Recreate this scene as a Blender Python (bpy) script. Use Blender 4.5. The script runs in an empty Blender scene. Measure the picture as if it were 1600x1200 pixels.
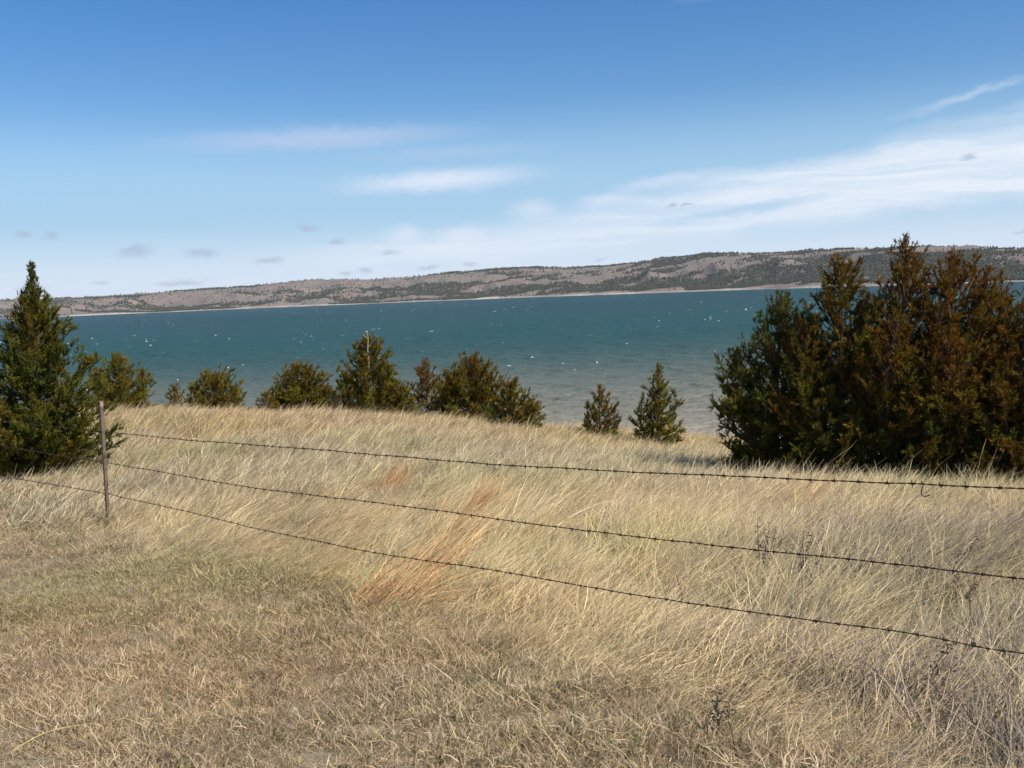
import bpy, math, random
import numpy as np
from mathutils import Vector, Matrix

R = math.radians
random.seed(7)
rng = np.random.default_rng(7)
scene = bpy.context.scene
COL = scene.collection

# ------------------------------------------------------------------ camera
EYE = 1.6                       # eye above the ground under the photographer
WATER = EYE - 20.0              # lake level
F = 1600.0                      # focal length in photo pixels (photo 1600 x 1200)
cam_d = bpy.data.cameras.new('camera')
cam_d.sensor_width = 36.0
cam_d.lens = 36.0
cam_d.clip_start = 0.05
cam_d.clip_end = 60000
cam = bpy.data.objects.new('camera', cam_d)
COL.objects.link(cam)
CAM_M = Matrix.Rotation(R(90 - 5.28), 4, 'X') @ Matrix.Rotation(R(-2.4), 4, 'Z')
cam.matrix_world = Matrix.Translation((0, 0, EYE)) @ CAM_M
scene.camera = cam

# ------------------------------------------------------------------ sun and sky
SUN_EL, SUN_AZ = 48.0, 122.0    # azimuth clockwise from the view direction (+Y)
sun_dir = Vector((math.sin(R(SUN_AZ)) * math.cos(R(SUN_EL)), math.cos(R(SUN_AZ)) * math.cos(R(SUN_EL)), math.sin(R(SUN_EL))))
sun_d = bpy.data.lights.new('sun', 'SUN')
sun_d.energy = 5.0
sun_d.angle = R(0.5)
sun_d.color = (1.0, 0.93, 0.82)
sun = bpy.data.objects.new('sun', sun_d)
sun.rotation_euler = sun_dir.to_track_quat('Z', 'Y').to_euler()
sun.location = (30, -10, 60)
COL.objects.link(sun)

world = bpy.data.worlds.new('World')
scene.world = world
world.use_nodes = True


class Nodes:
    """tiny helper for wiring node trees"""
    def __init__(self, tree):
        self.t = tree
        tree.nodes.clear()

    def n(self, kind, **kw):
        nd = self.t.nodes.new(kind)
        for k, v in kw.items():
            setattr(nd, k, v)
        return nd

    def put(self, sock, v):
        if isinstance(v, bpy.types.NodeSocket):
            self.t.links.new(v, sock)
        elif v is not None:
            try:
                sock.default_value = v
            except Exception:
                sock.default_value = (*v, 1.0)

    def math(self, op, a, b=None, c=None, clamp=False):
        nd = self.n('ShaderNodeMath', operation=op, use_clamp=clamp)
        self.put(nd.inputs[0], a)
        self.put(nd.inputs[1], b)
        self.put(nd.inputs[2], c)
        return nd.outputs[0]

    def vmath(self, op, a, b=None, s=None):
        nd = self.n('ShaderNodeVectorMath', operation=op)
        self.put(nd.inputs[0], a)
        self.put(nd.inputs[1], b)
        if s is not None:
            self.put(nd.inputs['Scale'], s)
        return nd.outputs['Value'] if op in ('LENGTH', 'DOT_PRODUCT', 'DISTANCE') else nd.outputs['Vector']

    def mix(self, f, a, b, mode='MIX'):
        nd = self.n('ShaderNodeMix', data_type='RGBA', blend_type=mode)
        self.put(nd.inputs[0], f)
        self.put(nd.inputs[6], a)
        self.put(nd.inputs[7], b)
        return nd.outputs[2]

    def maprange(self, v, a, b, c=0.0, d=1.0, kind='SMOOTHSTEP'):
        nd = self.n('ShaderNodeMapRange', interpolation_type=kind)
        self.put(nd.inputs[0], v)
        for i, x in enumerate((a, b, c, d)):
            self.put(nd.inputs[1 + i], x)
        return nd.outputs[0]

    def noise(self, vec, scale, detail=4.0, rough=0.55, dist=0.0):
        nd = self.n('ShaderNodeTexNoise')
        self.put(nd.inputs['Vector'], vec)
        nd.inputs['Scale'].default_value = scale
        nd.inputs['Detail'].default_value = detail
        nd.inputs['Roughness'].default_value = rough
        nd.inputs['Distortion'].default_value = dist
        return nd

    def mapping(self, vec, loc=(0, 0, 0), rot=(0, 0, 0), scale=(1, 1, 1), kind='POINT'):
        nd = self.n('ShaderNodeMapping', vector_type=kind)
        self.put(nd.inputs['Vector'], vec)
        nd.inputs['Location'].default_value = loc
        nd.inputs['Rotation'].default_value = rot
        nd.inputs['Scale'].default_value = scale
        return nd.outputs[0]

    def comb(self, x, y, z=0.0):
        nd = self.n('ShaderNodeCombineXYZ')
        for i, v in enumerate((x, y, z)):
            self.put(nd.inputs[i], v)
        return nd.outputs[0]

    def link(self, a, b):
        self.t.links.new(a, b)


def build_world():
    w = Nodes(world.node_tree)
    out = w.n('ShaderNodeOutputWorld')
    bg = w.n('ShaderNodeBackground')
    bg.inputs['Strength'].default_value = 0.084
    w.link(bg.outputs[0], out.inputs[0])
    sky = w.n('ShaderNodeTexSky', sky_type='NISHITA')
    sky.sun_disc = False
    sky.sun_elevation = R(SUN_EL)
    sky.sun_rotation = R(SUN_AZ)
    sky.altitude = 400
    sky.air_density = 1.0
    sky.dust_density = 0.15
    sky.ozone_density = 1.6
    # direction -> azimuth, elevation in degrees
    tc = w.n('ShaderNodeTexCoord')
    sep = w.n('ShaderNodeSeparateXYZ')
    w.link(tc.outputs['Generated'], sep.inputs[0])
    az = w.math('MULTIPLY', w.math('ARCTAN2', sep.outputs[0], sep.outputs[1]), 57.2958)
    el = w.math('MULTIPLY', w.math('ARCSINE', sep.outputs[2]), 57.2958)
    p = w.comb(az, el)
    # ragged edges: push the lookup about with noise that is longer sideways than tall
    wn = w.noise(w.mapping(p, scale=(0.16, 0.55, 1)), 1.0, 5.0, 0.6)
    warp = w.vmath('MULTIPLY', w.vmath('SUBTRACT', wn.outputs['Color'], (0.5, 0.5, 0.5)), (6.0, 1.6, 0.0))
    pw = w.vmath('ADD', p, warp)
    fn = w.noise(w.mapping(p, scale=(0.9, 2.2, 1)), 1.0, 4.0, 0.6)
    fwarp = w.vmath('MULTIPLY', w.vmath('SUBTRACT', fn.outputs['Color'], (0.5, 0.5, 0.5)), (1.5, 0.7, 0.0))
    pf = w.vmath('ADD', p, fwarp)

    def blob(vec, caz, cel, raz, rel, tilt, amount, soft=0.0):
        m = w.mapping(vec, (caz, cel, 0), (0, 0, R(tilt)), (raz, rel, 1), 'TEXTURE')
        return w.maprange(w.vmath('LENGTH', m), 1.0, soft, 0.0, amount)

    def union(items):
        acc = items[0]
        for it in items[1:]:
            acc = w.math('MAXIMUM', acc, it)
        return acc

    streak = w.noise(w.mapping(pw, rot=(0, 0, R(-5)), scale=(0.05, 0.75, 1)), 1.0, 6.0, 0.62)
    sm = w.maprange(streak.outputs[0], 0.36, 0.66)
    veil = union([
        blob(pw, 22, 5.0, 27, 2.3, 5.0, 1.0, 0.45),
        blob(pw, 11, 3.4, 18, 1.3, 3.0, 0.95, 0.3),
        blob(pw, 1, 2.5, 18, 1.3, 2.0, 0.85, 0.2),
        blob(pw, 30, 7.3, 16, 1.4, 6.0, 0.45, 0.2),
        blob(pf, 24, 8.6, 4.6, 0.34, 13.0, 0.42, 0.0),
        blob(pf, 28.5, 8.3, 5.0, 0.5, 12.0, 0.4, 0.0),
        blob(pf, 12.0, 14.8, 3.5, 0.3, 4.0, 0.12, 0.0),
    ])
    fib = w.noise(w.mapping(pw, rot=(0, 0, R(-6)), scale=(0.10, 1.9, 1)), 1.0, 6.0, 0.65)
    fibre = w.maprange(fib.outputs[0], 0.34, 0.62)
    gap = union([
        blob(pf, 12.5, 3.7, 6.5, 0.42, 6.0, 0.75, 0.2),
        blob(pw, 25, 1.9, 14, 0.42, 3.0, 0.6, 0.2),
        blob(pw, 16, 2.2, 9, 0.3, 4.0, 0.5, 0.1),
    ])
    veil = w.math('MULTIPLY', veil, w.math('SUBTRACT', 1.0, gap))
    veil = w.math('MULTIPLY', veil, w.math('MULTIPLY_ADD', sm, 0.45, 0.62, True))
    veil = w.math('MULTIPLY', veil, w.math('MULTIPLY_ADD', fibre, 0.42, 0.66, True))
    lens = union([
        blob(pf, -3.6, 6.1, 7.6, 0.9, 2.0, 0.88, 0.0),
        blob(pf, -5.6, 3.2, 1.7, 0.85, 0, 0.7, 0.0),
        blob(pf, -2.3, 3.1, 2.3, 0.8, 0, 0.75, 0.0),
        blob(pf, 1.6, 4.3, 2.0, 0.9, 0, 0.55, 0.0),
        blob(pf, 5.5, 4.7, 2.2, 0.6, 5, 0.55, 0.0),
        blob(pf, 8.5, 5.5, 4.0, 0.55, 8, 0.5, 0.0),
    ])
    mauve = union([
        blob(pf, -10.0, 8.5, 11.5, 0.9, 1.5, 0.55, 0.0),
        blob(pf, -3.0, 7.6, 8.0, 0.6, 1.0, 0.25, 0.0),
    ])
    # small grey cumulus scraps low over the far shore
    puffs = [(-25.0, 3.75, .5, .2), (-23.7, 3.7, .45, .2), (-19.8, 2.8, 1.15, .42), (-16.5, 2.6, .95, .28), (-12.9, 2.1, .9, .22),
             (-7.8, 1.35, .55, .2), (-6.5, 2.25, .55, .15), (-4.3, 1.4, .7, .16), (-10.8, 3.75, .7, .22), (-9.2, 3.0, .4, .14),
             (-21.6, 1.2, .55, .14), (-24.6, 1.0, .9, .18), (-17.6, 1.1, 1.6, .2), (-9.0, 1.3, .5, .15), (-2.0, 1.55, .5, .12),
             (24.2, 5.65, .5, .14), (9.2, 4.2, .35, .12), (10.0, 4.25, .35, .12), (5.2, 1.4, .35, .09), (27.0, 1.8, .9, .12)]
    grey = union([blob(pf, a, e, ra * 1.25, re * 1.35, random.uniform(-3, 10), 0.7, 0.1) for a, e, ra, re in puffs])
    # cirrus that carries on round the rest of the sky
    rest = w.math('MULTIPLY', w.maprange(w.math('ABSOLUTE', az), 30, 45), w.math('MULTIPLY', sm, 0.4))
    rest = w.math('MULTIPLY', rest, w.maprange(el, 12, 4))
    low = w.maprange(el, 4.6, 0.4, 0.0, 0.95)

    hs = w.n('ShaderNodeHueSaturation')
    hs.inputs['Saturation'].default_value = 1.42
    hs.inputs['Value'].default_value = 0.97
    hs.inputs['Hue'].default_value = 0.507
    w.link(sky.outputs[0], hs.inputs['Color'])
    c = hs.outputs[0]
    white = (6.6, 7.1, 7.9)
    c = w.mix(w.maprange(el, 10.5, 4.5, 0.0, 0.85), c, (3.0, 4.85, 6.75))
    c = w.mix(low, c, (5.7, 6.6, 7.6))
    c = w.mix(w.math('MAXIMUM', veil, rest), c, white)
    c = w.mix(lens, c, (6.2, 6.7, 7.8))
    c = w.mix(mauve, c, (4.7, 5.3, 6.9))
    c = w.mix(grey, c, (3.2, 4.0, 5.3))
    w.link(c, bg.inputs['Color'])


build_world()
scene.render.engine = 'CYCLES'
vs = scene.view_settings
scene.display_settings.display_device = 'sRGB'
vs.view_transform = 'Standard'
vs.look = 'None'
vs.gamma = 1.0
vs.use_curve_mapping = False
vs.exposure = 0.57
cy = scene.cycles
cy.use_denoising = True
cy.max_bounces = 5
cy.diffuse_bounces = 3
cy.glossy_bounces = 2
cy.transmission_bounces = 3
cy.transparent_max_bounces = 6
cy.volume_bounces = 1
cy.sample_clamp_indirect = 6.0
cy.use_adaptive_sampling = False


# ------------------------------------------------------------------ helpers
def ray(px, py):
    v = CAM_M.to_3x3() @ Vector(((px - 800) / F, -(py - 600) / F, -1.0))
    return v


def at(px, py, depth):
    """world point seen at photo pixel (px, py), `depth` metres ahead (along +Y)"""
    v = ray(px, py)
    k = depth / v.y
    return Vector((v.x * k, depth, EYE + v.z * k))


def smooth(e0, e1, x):
    t = np.clip((x - e0) / (e1 - e0), 0, 1)
    return t * t * (3 - 2 * t)


_perm = np.random.default_rng(3).random((256, 256))


def vnoise(x, y):
    xi = np.floor(x).astype(int)
    yi = np.floor(y).astype(int)
    fx = x - xi
    fy = y - yi
    fx = fx * fx * fx * (fx * (fx * 6 - 15) + 10)
    fy = fy * fy * fy * (fy * (fy * 6 - 15) + 10)
    a = _perm[xi & 255, yi & 255]
    b = _perm[(xi + 1) & 255, yi & 255]
    c = _perm[xi & 255, (yi + 1) & 255]
    d = _perm[(xi + 1) & 255, (yi + 1) & 255]
    return (a * (1 - fx) + b * fx) * (1 - fy) + (c * (1 - fx) + d * fx) * fy


def fbm(x, y, octv=5, gain=0.5):
    s = 0.0
    amp = 1.0
    tot = 0.0
    for i in range(octv):
        s = s + amp * vnoise(x * 2 ** i + 17.3 * i, y * 2 ** i + 9.1 * i)
        tot += amp
        amp *= gain
    return s / tot


def ridged(x, y, octv=4):
    s = 0.0
    amp = 1.0
    tot = 0.0
    for i in range(octv):
        s = s + amp * (1 - np.abs(2 * vnoise(x * 2 ** i + 31.7 * i, y * 2 ** i + 5.3 * i) - 1))
        tot += amp
        amp *= 0.5
    return s / tot


def mesh_from(name, V, faces, color=None, smooth_shade=False):
    """V (n,3) array; faces: (m,3) or (m,4) array or a list of such arrays"""
    me = bpy.data.meshes.new(name)
    if not isinstance(faces, list):
        faces = [faces]
    V = np.asarray(V, dtype=np.float32)
    me.vertices.add(len(V))
    me.vertices.foreach_set('co', V.ravel())
    idx, starts, pos = [], [], 0
    for f in faces:
        f = np.asarray(f, dtype=np.int32)
        if len(f) == 0:
            continue
        k = f.shape[1]
        idx.append(f.ravel())
        starts.append(pos + np.arange(len(f), dtype=np.int32) * k)
        pos += f.size
    if idx:
        idx = np.concatenate(idx)
        starts = np.concatenate(starts)
        me.loops.add(len(idx))
        me.loops.foreach_set('vertex_index', idx)
        me.polygons.add(len(starts))
        me.polygons.foreach_set('loop_start', starts.astype(np.int32))
    if color is not None:
        at_ = me.attributes.new('tone', 'FLOAT_COLOR', 'POINT')
        c4 = np.ones((len(V), 4), dtype=np.float32)
        c4[:, :3] = color
        at_.data.foreach_set('color', c4.ravel())
    me.update(calc_edges=True)
    me.validate()
    if smooth_shade and len(me.polygons):
        me.polygons.foreach_set('use_smooth', np.ones(len(me.polygons), dtype=bool))
    return me


def obj(name, me, mat=None, parent=None, kind=None, loc=None):
    o = bpy.data.objects.new(name, me)
    COL.objects.link(o)
    if mat is not None and me is not None:
        if not me.materials:
            me.materials.append(mat)
    if parent is not None:
        o.parent = parent
    if kind:
        o['kind'] = kind
    if loc is not None:
        o.location = loc
    return o


def tag(o, label, cat, group=None, kind=None):
    o['label'] = label
    o['category'] = cat
    if group:
        o['group'] = group
    if kind:
        o['kind'] = kind
    return o


def thing(name, label, cat, loc, group=None):
    o = bpy.data.objects.new(name, None)
    o.empty_display_size = 0.2
    COL.objects.link(o)
    o.location = loc
    return tag(o, label, cat, group)


def material(name):
    m = bpy.data.materials.new(name)
    m.use_nodes = True
    n = Nodes(m.node_tree)
    out = n.n('ShaderNodeOutputMaterial')
    return m, n, out


def principled(n, out, base, rough=0.8, spec=0.3, normal=None):
    b = n.n('ShaderNodeBsdfPrincipled')
    n.put(b.inputs['Base Color'], base)
    n.put(b.inputs['Roughness'], rough)
    b.inputs['Specular IOR Level'].default_value = spec
    if normal is not None:
        n.link(normal, b.inputs['Normal'])
    n.link(b.outputs[0], out.inputs['Surface'])
    return b


def tube(path, radii, sides=6):
    """tapered tube along a polyline; returns V, quads"""
    P = np.asarray(path, dtype=float)
    n = len(P)
    T = np.gradient(P, axis=0)
    T /= np.linalg.norm(T, axis=1)[:, None] + 1e-9
    ref = np.where(np.abs(T[:, 2:3]) > 0.9, np.array([[1.0, 0, 0]]), np.array([[0, 0, 1.0]]))
    A = np.cross(T, ref)
    A /= np.linalg.norm(A, axis=1)[:, None] + 1e-9
    B = np.cross(T, A)
    ang = np.arange(sides) * 2 * np.pi / sides
    rr = np.broadcast_to(np.asarray(radii, dtype=float), (n,))
    V = P[:, None, :] + rr[:, None, None] * (A[:, None, :] * np.cos(ang)[None, :, None] + B[:, None, :] * np.sin(ang)[None, :, None])
    V = V.reshape(-1, 3)
    i = np.arange(n - 1)[:, None] * sides
    j = np.arange(sides)[None, :]
    j2 = (j + 1) % sides
    Q = np.stack([i + j, i + j2, i + sides + j2, i + sides + j], axis=-1).reshape(-1, 4)
    return V, Q


class Build:
    """collects pieces into one mesh"""
    def __init__(self):
        self.V, self.T, self.Q, self.C = [], [], [], []
        self.n = 0

    def add(self, V, F, col=None):
        V = np.asarray(V, dtype=float)
        F = np.asarray(F, dtype=int) + self.n
        (self.T if F.shape[1] == 3 else self.Q).append(F)
        self.V.append(V)
        if col is not None:
            self.C.append(np.broadcast_to(np.asarray(col, dtype=float), V.shape))
        self.n += len(V)

    def mesh(self, name, smooth_shade=False):
        fs = []
        if self.T:
            fs.append(np.concatenate(self.T))
        if self.Q:
            fs.append(np.concatenate(self.Q))
        return mesh_from(name, np.concatenate(self.V), fs, np.concatenate(self.C) if self.C else None, smooth_shade)


# ------------------------------------------------------------------ near ground: a grassy shelf that falls away to the lake
_gp = []
for px, py, d in [(800, 1200, 3.4), (0, 1200, 3.5), (1600, 1215, 3.1), (1600, 1150, 3.7), (167, 822, 10.1), (800, 987, 5.74),
                  (250, 656, 20), (400, 655, 21), (600, 657, 21), (800, 681, 21), (1000, 706, 20), (1100, 720, 18),
                  (1180, 750, 13.6), (1370, 764, 12.6), (1550, 772, 12), (40, 750, 14), (0, 784, 12.6), (-200, 790, 13.5), (500, 748, 13),
                  (900, 790, 10.5), (1300, 865, 7.5), (1700, 705, 19), (-200, 670, 21), (300, 950, 6.6), (0, 690, 18)]:
    _gp.append(at(px, py, d))
for x, y, z in [(-7, -5, 0.05), (7, -5, 0.05), (0, -4, 0.03), (0, 0.5, 0.0), (-5, 2, 0), (5, 1, -0.1), (-16, 8, -0.3), (18, 8, -0.9), (-20, 20, -0.6), (22, 20, -1.9)]:
    _gp.append(Vector((x, y, z)))
_gp = np.array([tuple(v) for v in _gp])


def _tps_fit(P, lam=0.25):
    n = len(P)
    d = np.linalg.norm(P[:, None, :2] - P[None, :, :2], axis=2)
    K = np.where(d > 0, d * d * np.log(d + 1e-12), 0) + lam * np.eye(n)
    A = np.zeros((n + 3, n + 3))
    A[:n, :n] = K
    A[:n, n] = 1
    A[:n, n + 1:] = P[:, :2]
    A[n, :n] = 1
    A[n + 1:, :n] = P[:, :2].T
    b = np.zeros(n + 3)
    b[:n] = P[:, 2]
    return np.linalg.solve(A, b)


_tps = _tps_fit(_gp)


def ground(x, y):
    x = np.asarray(x, dtype=float)
    y = np.asarray(y, dtype=float)
    xs, ys = x.shape, y.shape
    x, y = np.broadcast_arrays(x, y)
    shp = x.shape
    xf, yf = x.ravel(), y.ravel()
    xc = 24 * np.tanh(xf / 24)
    yc = np.clip(yf, -5, 24)
    out = np.empty(len(xf))
    for s in range(0, len(xf), 40000):
        e = s + 40000
        d2 = (xc[s:e, None] - _gp[None, :, 0]) ** 2 + (yc[s:e, None] - _gp[None, :, 1]) ** 2
        k = 0.5 * d2 * np.log(d2 + 1e-12)
        out[s:e] = k @ _tps[:-3] + _tps[-3] + _tps[-2] * xc[s:e] + _tps[-1] * yc[s:e]
    crest = 21.0 - 2.5 * smooth(1.0, 8.0, xf) + 0.8 * np.sin(xf * 0.35)
    dd = np.clip(yf - crest, 0, None)
    fall = np.where(dd < 12, 0.021 * dd * dd, 0.021 * 144 + 0.504 * (dd - 12))
    out = out - fall
    out += 0.05 * (fbm(xf * 0.9 + 50, yf * 0.9 + 50, 3) - 0.5) + 0.025 * (vnoise(xf * 4.1 + 90, yf * 4.1 + 90) - 0.5)
    out = np.maximum(out, WATER - 5 - 0.0 * yf)
    return out.reshape(shp)


def gz(x, y):
    return float(ground(np.array([x]), np.array([y]))[0])


def grid_mesh(name, X, Y, Z, color=None):
    ny, nx = X.shape
    V = np.stack([X, Y, Z], axis=-1).reshape(-1, 3)
    i = np.arange(ny - 1)[:, None] * nx
    j = np.arange(nx - 1)[None, :]
    Q = np.stack([i + j, i + j + 1, i + nx + j + 1, i + nx + j], axis=-1).reshape(-1, 4)
    return mesh_from(name, V, Q, color, True)


def make_ground():
    xa = np.arange(-22, 22.01, 0.22)
    ext = 22 + np.cumsum(np.geomspace(0.4, 400, 34))
    xs = np.concatenate([-ext[::-1], xa, ext])
    ys = np.concatenate([-6 - np.cumsum(np.geomspace(0.4, 300, 22))[::-1], np.arange(-6, 32, 0.22), np.arange(32, 110, 1.5)])
    X, Y = np.meshgrid(xs, ys)
    me = grid_mesh('ground', X, Y, ground(X, Y))
    m, n, out = material('thatch_soil')
    geo = n.n('ShaderNodeNewGeometry')
    a = n.noise(geo.outputs['Position'], 1.1, 4, 0.6)
    b = n.noise(geo.outputs['Position'], 75, 5, 0.75)
    c = n.mix(n.maprange(a.outputs[0], 0.35, 0.65), (0.17, 0.135, 0.085), (0.12, 0.105, 0.06))
    c = n.mix(n.maprange(b.outputs[0], 0.3, 0.72), c, (0.36, 0.29, 0.20))
    bump = n.n('ShaderNodeBump')
    bump.inputs['Strength'].default_value = 0.6
    bump.inputs['Distance'].default_value = 0.03
    n.link(b.outputs[0], bump.inputs['Height'])
    principled(n, out, c, 0.95, 0.1, bump.outputs[0])
    o = obj('ground', me, m, kind='structure')
    return o


make_ground()


# ------------------------------------------------------------------ lake
def wave(X, Y):
    c_, s_ = math.cos(0.5), math.sin(0.5)
    U, W_ = X * c_ + Y * s_, -X * s_ + Y * c_
    return 0.75 * (ridged(U / 9.0 + 0.5 * fbm(U / 30, W_ / 40, 2), W_ / 17.0, 3) - 0.6) + 0.5 * (fbm(U / 2.6 + 60, W_ / 4.5 + 20, 2) - 0.5)


def make_water():
    # one sheet on rings round the view point, fine where single waves can be told apart
    rr = [34.0]
    while rr[-1] < 15000:
        r_ = rr[-1]
        rr.append(r_ + (12.0 if r_ < 125 else min(max(r_ * r_ / 50000, 0.6), 900)))
    rr = np.array(rr)
    aa = np.radians(np.concatenate([np.linspace(-89, -36, 60)[:-1], np.linspace(-36, 36, 520), np.linspace(36, 89, 60)[1:]]))
    A_, R_ = np.meshgrid(aa, rr)
    X, Y = R_ * np.sin(A_), R_ * np.cos(A_)
    h = wave(X, Y)
    h = h * smooth(110, 150, R_) * smooth(2000, 900, R_)
    me = grid_mesh('water', X, Y, WATER + h)
    m, n, out = material('lake_water')
    geo = n.n('ShaderNodeNewGeometry')
    pos = geo.outputs['Position']
    sep = n.n('ShaderNodeSeparateXYZ')
    n.link(pos, sep.inputs[0])
    big = n.noise(n.mapping(pos, scale=(0.0016, 0.006, 1)), 1.0, 3, 0.5)
    mid = n.noise(n.mapping(pos, rot=(0, 0, R(12)), scale=(0.012, 0.05, 1)), 1.0, 4, 0.6)
    # silt stirred up along the near bank, clear teal water further out
    yy = n.math('MULTIPLY_ADD', n.math('SUBTRACT', big.outputs[0], 0.5), 90.0, sep.outputs[1])
    silt = n.maprange(n.math('DIVIDE', 1000.0, yy), 2.1, 6.7, 0.0, 1.0, 'LINEAR')
    silt = n.math('POWER', silt, 1.5)
    teal = n.mix(n.maprange(yy, 420, 1300), (0.0135, 0.058, 0.053), (0.0040, 0.034, 0.037))
    teal = n.mix(n.maprange(mid.outputs[0], 0.4, 0.66, 0, 0.6), teal, (0.008, 0.050, 0.044))
    c = n.mix(silt, teal, (0.235, 0.212, 0.158))
    w1 = n.noise(n.mapping(pos, rot=(0, 0, R(14)), scale=(0.11, 0.33, 1)), 1.0, 5, 0.62)
    w2 = n.noise(n.mapping(pos, rot=(0, 0, R(-10)), scale=(0.6, 1.3, 1)), 1.0, 4, 0.6)
    h = n.math('MULTIPLY_ADD', w2.outputs[0], 0.25, w1.outputs[0])
    bump = n.n('ShaderNodeBump')
    bump.inputs['Strength'].default_value = 0.9
    bump.inputs['Distance'].default_value = 3.0
    n.link(h, bump.inputs['Height'])
    b = principled(n, out, c, 0.38, 0.07, bump.outputs[0])
    b.inputs['IOR'].default_value = 1.33
    obj('water', me, m, kind='structure')
    # whitecaps: low humps of foam lying on the breaking crests
    fb = Build()
    N = 1100
    k = 0
    while k < N:
        d = math.sqrt(random.uniform(150 ** 2, 2300 ** 2)) if random.random() < 0.62 else random.uniform(160, 1500)
        a = random.uniform(-0.72, 0.72)
        x, y = d * math.tan(a), d
        if d < 260 and random.random() < 0.6:
            continue
        if vnoise(np.array([x / 130.0]), np.array([y / 170.0]))[0] < 0.33:
            continue
        k += 1
        z0 = WATER + float(wave(np.array([x]), np.array([y]))[0]) + 0.12 + 0.00035 * d
        L = random.choice([0.14, 0.18, 0.22, 0.32, 0.6]) * random.uniform(0.7, 1.2) * (0.75 + d / 2600)
        W = L * random.uniform(0.25, 0.5)
        H = random.uniform(0.14, 0.34) * (0.7 + d / 3000)
        ph = random.uniform(-0.35, 0.2)
        m_ = 9
        pts = []
        for i in range(m_):
            t = i / (m_ - 1)
            w_ = math.sin(math.pi * t) ** 0.7
            yo = random.uniform(-.2, .2) * W
            xx = (t - .5) * L * 2
            for s, hh in ((-1, 0.0), (0, H * w_ * random.uniform(.5, 1.1)), (1, 0.0)):
                lx, ly = xx, yo + s * W * w_ + 0.02 * s
                pts.append((x + lx * math.cos(ph) - ly * math.sin(ph), y + lx * math.sin(ph) + ly * math.cos(ph), z0 + hh))
        Q = []
        for i in range(m_ - 1):
            for j in range(2):
                Q.append((i * 3 + j, i * 3 + 3 + j, i * 3 + 4 + j, i * 3 + 1 + j))
        fb.add(pts, Q)
    m, n, out = material('foam')
    geo = n.n('ShaderNodeNewGeometry')
    nz = n.noise(geo.outputs['Position'], 3.0, 3, 0.6)
    principled(n, out, n.mix(nz.outputs[0], (0.62, 0.66, 0.66), (0.85, 0.87, 0.87)), 0.8, 0.2)
    o = obj('foam', fb.mesh('foam'), m, kind='stuff')
    tag(o, 'white foam of small breaking whitecaps scattered over the windy lake', 'foam')


make_water()

# ------------------------------------------------------------------ far shore: bluffs and hills
_hx = np.array([-900, -400, 0, 100, 200, 300, 400, 500, 580, 650, 700, 800, 880, 950, 1000, 1050, 1100, 1200, 1280, 1380, 1530, 1600, 2000, 2500.0])
_hc = np.array([490, 478, 468.5, 465.5, 461.5, 454, 446.5, 438, 438.5, 433, 428, 420.5, 418, 416.5, 411.5, 404.5, 400, 397.5, 392, 388, 386.5, 392, 384, 380.0])
_sx = np.array([-900, 0, 100, 400, 800, 1200, 1400, 1600, 2500.0])
_sy = np.array([537, 497.5, 494.5, 481.5, 465.5, 451.5, 446, 439.5, 409.0])


def hor(px):
    return 452 - 0.0419 * (px - 800)


def woods(px, t, x, y, gully):
    """how wooded a spot on the far slope is; above about 0.05 the cedars close up"""
    e = fbm(x / 230 + 5, y / 60 + 8 + x / 380, 4)
    e2 = fbm(x / 50 + 15, y / 36 + 3, 3)
    bias = 0.10 * smooth(200, 1000, px) + 0.10 * smooth(900, 1500, px) - 0.05 * smooth(300, 0, px)
    lowb = 0.20 * smooth(0.04, 0.10, t) * smooth(0.66, 0.36, t) + 0.10 * smooth(750, 1150, px) * smooth(0.04, 0.1, t) * smooth(0.8, 0.5, t)
    return 1.25 * (e - 0.5) + 0.35 * (e2 - 0.5) + 0.5 * (gully - 0.40) + bias + lowb - 0.13


def hill_pt(px, t):
    """far slope: t 0 at the waterline, 1 on the skyline, beyond 1 the plateau behind"""
    dep = np.maximum(np.interp(px, _sx, _sy) - hor(px), 7.5)
    ds = 20.0 * F / dep
    ds = np.clip(ds, 1250, 3600)
    dc = ds + 620
    crest_h = (hor(px) - np.interp(px, _hx, _hc)) / F * dc + 20.0      # above the water
    y = ds + (dc - ds) * t
    x = (px - 800) / F * y
    tt = np.clip(t, 0, 1)
    prof = 0.035 * smooth(0.0, 0.015, tt) + 0.30 * smooth(0.0, 0.55, tt) * 0.9 + 0.695 * smooth(0.22, 1.0, tt)
    g = ridged(x / 260.0 + 0.25 * fbm(x / 90, y / 90, 2), y / 520.0 + x / 900.0, 4)
    s = fbm(x / 70.0 + 11, y / 90.0, 4)
    win = np.clip(np.sin(np.pi * np.clip(tt, 0, 1) ** 0.8), 0, 1)
    z = crest_h * prof + win * ((g - 0.62) * 60 + (s - 0.5) * 16)
    z = np.where(t > 1, crest_h - (t - 1) * 26 + (s - 0.5) * 3 * np.clip((t - 1) * 4, 0, 1), z)
    z = z + 1.2 * (fbm(x / 14.0, y / 20.0, 2) - 0.5) * np.clip(t * 8, 0, 1)
    z = np.maximum(z, -2.0 + 3.2 * smooth(-0.01, 0.03, t))
    gully = 1 - g
    return x, y, z + WATER, gully, s


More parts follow.
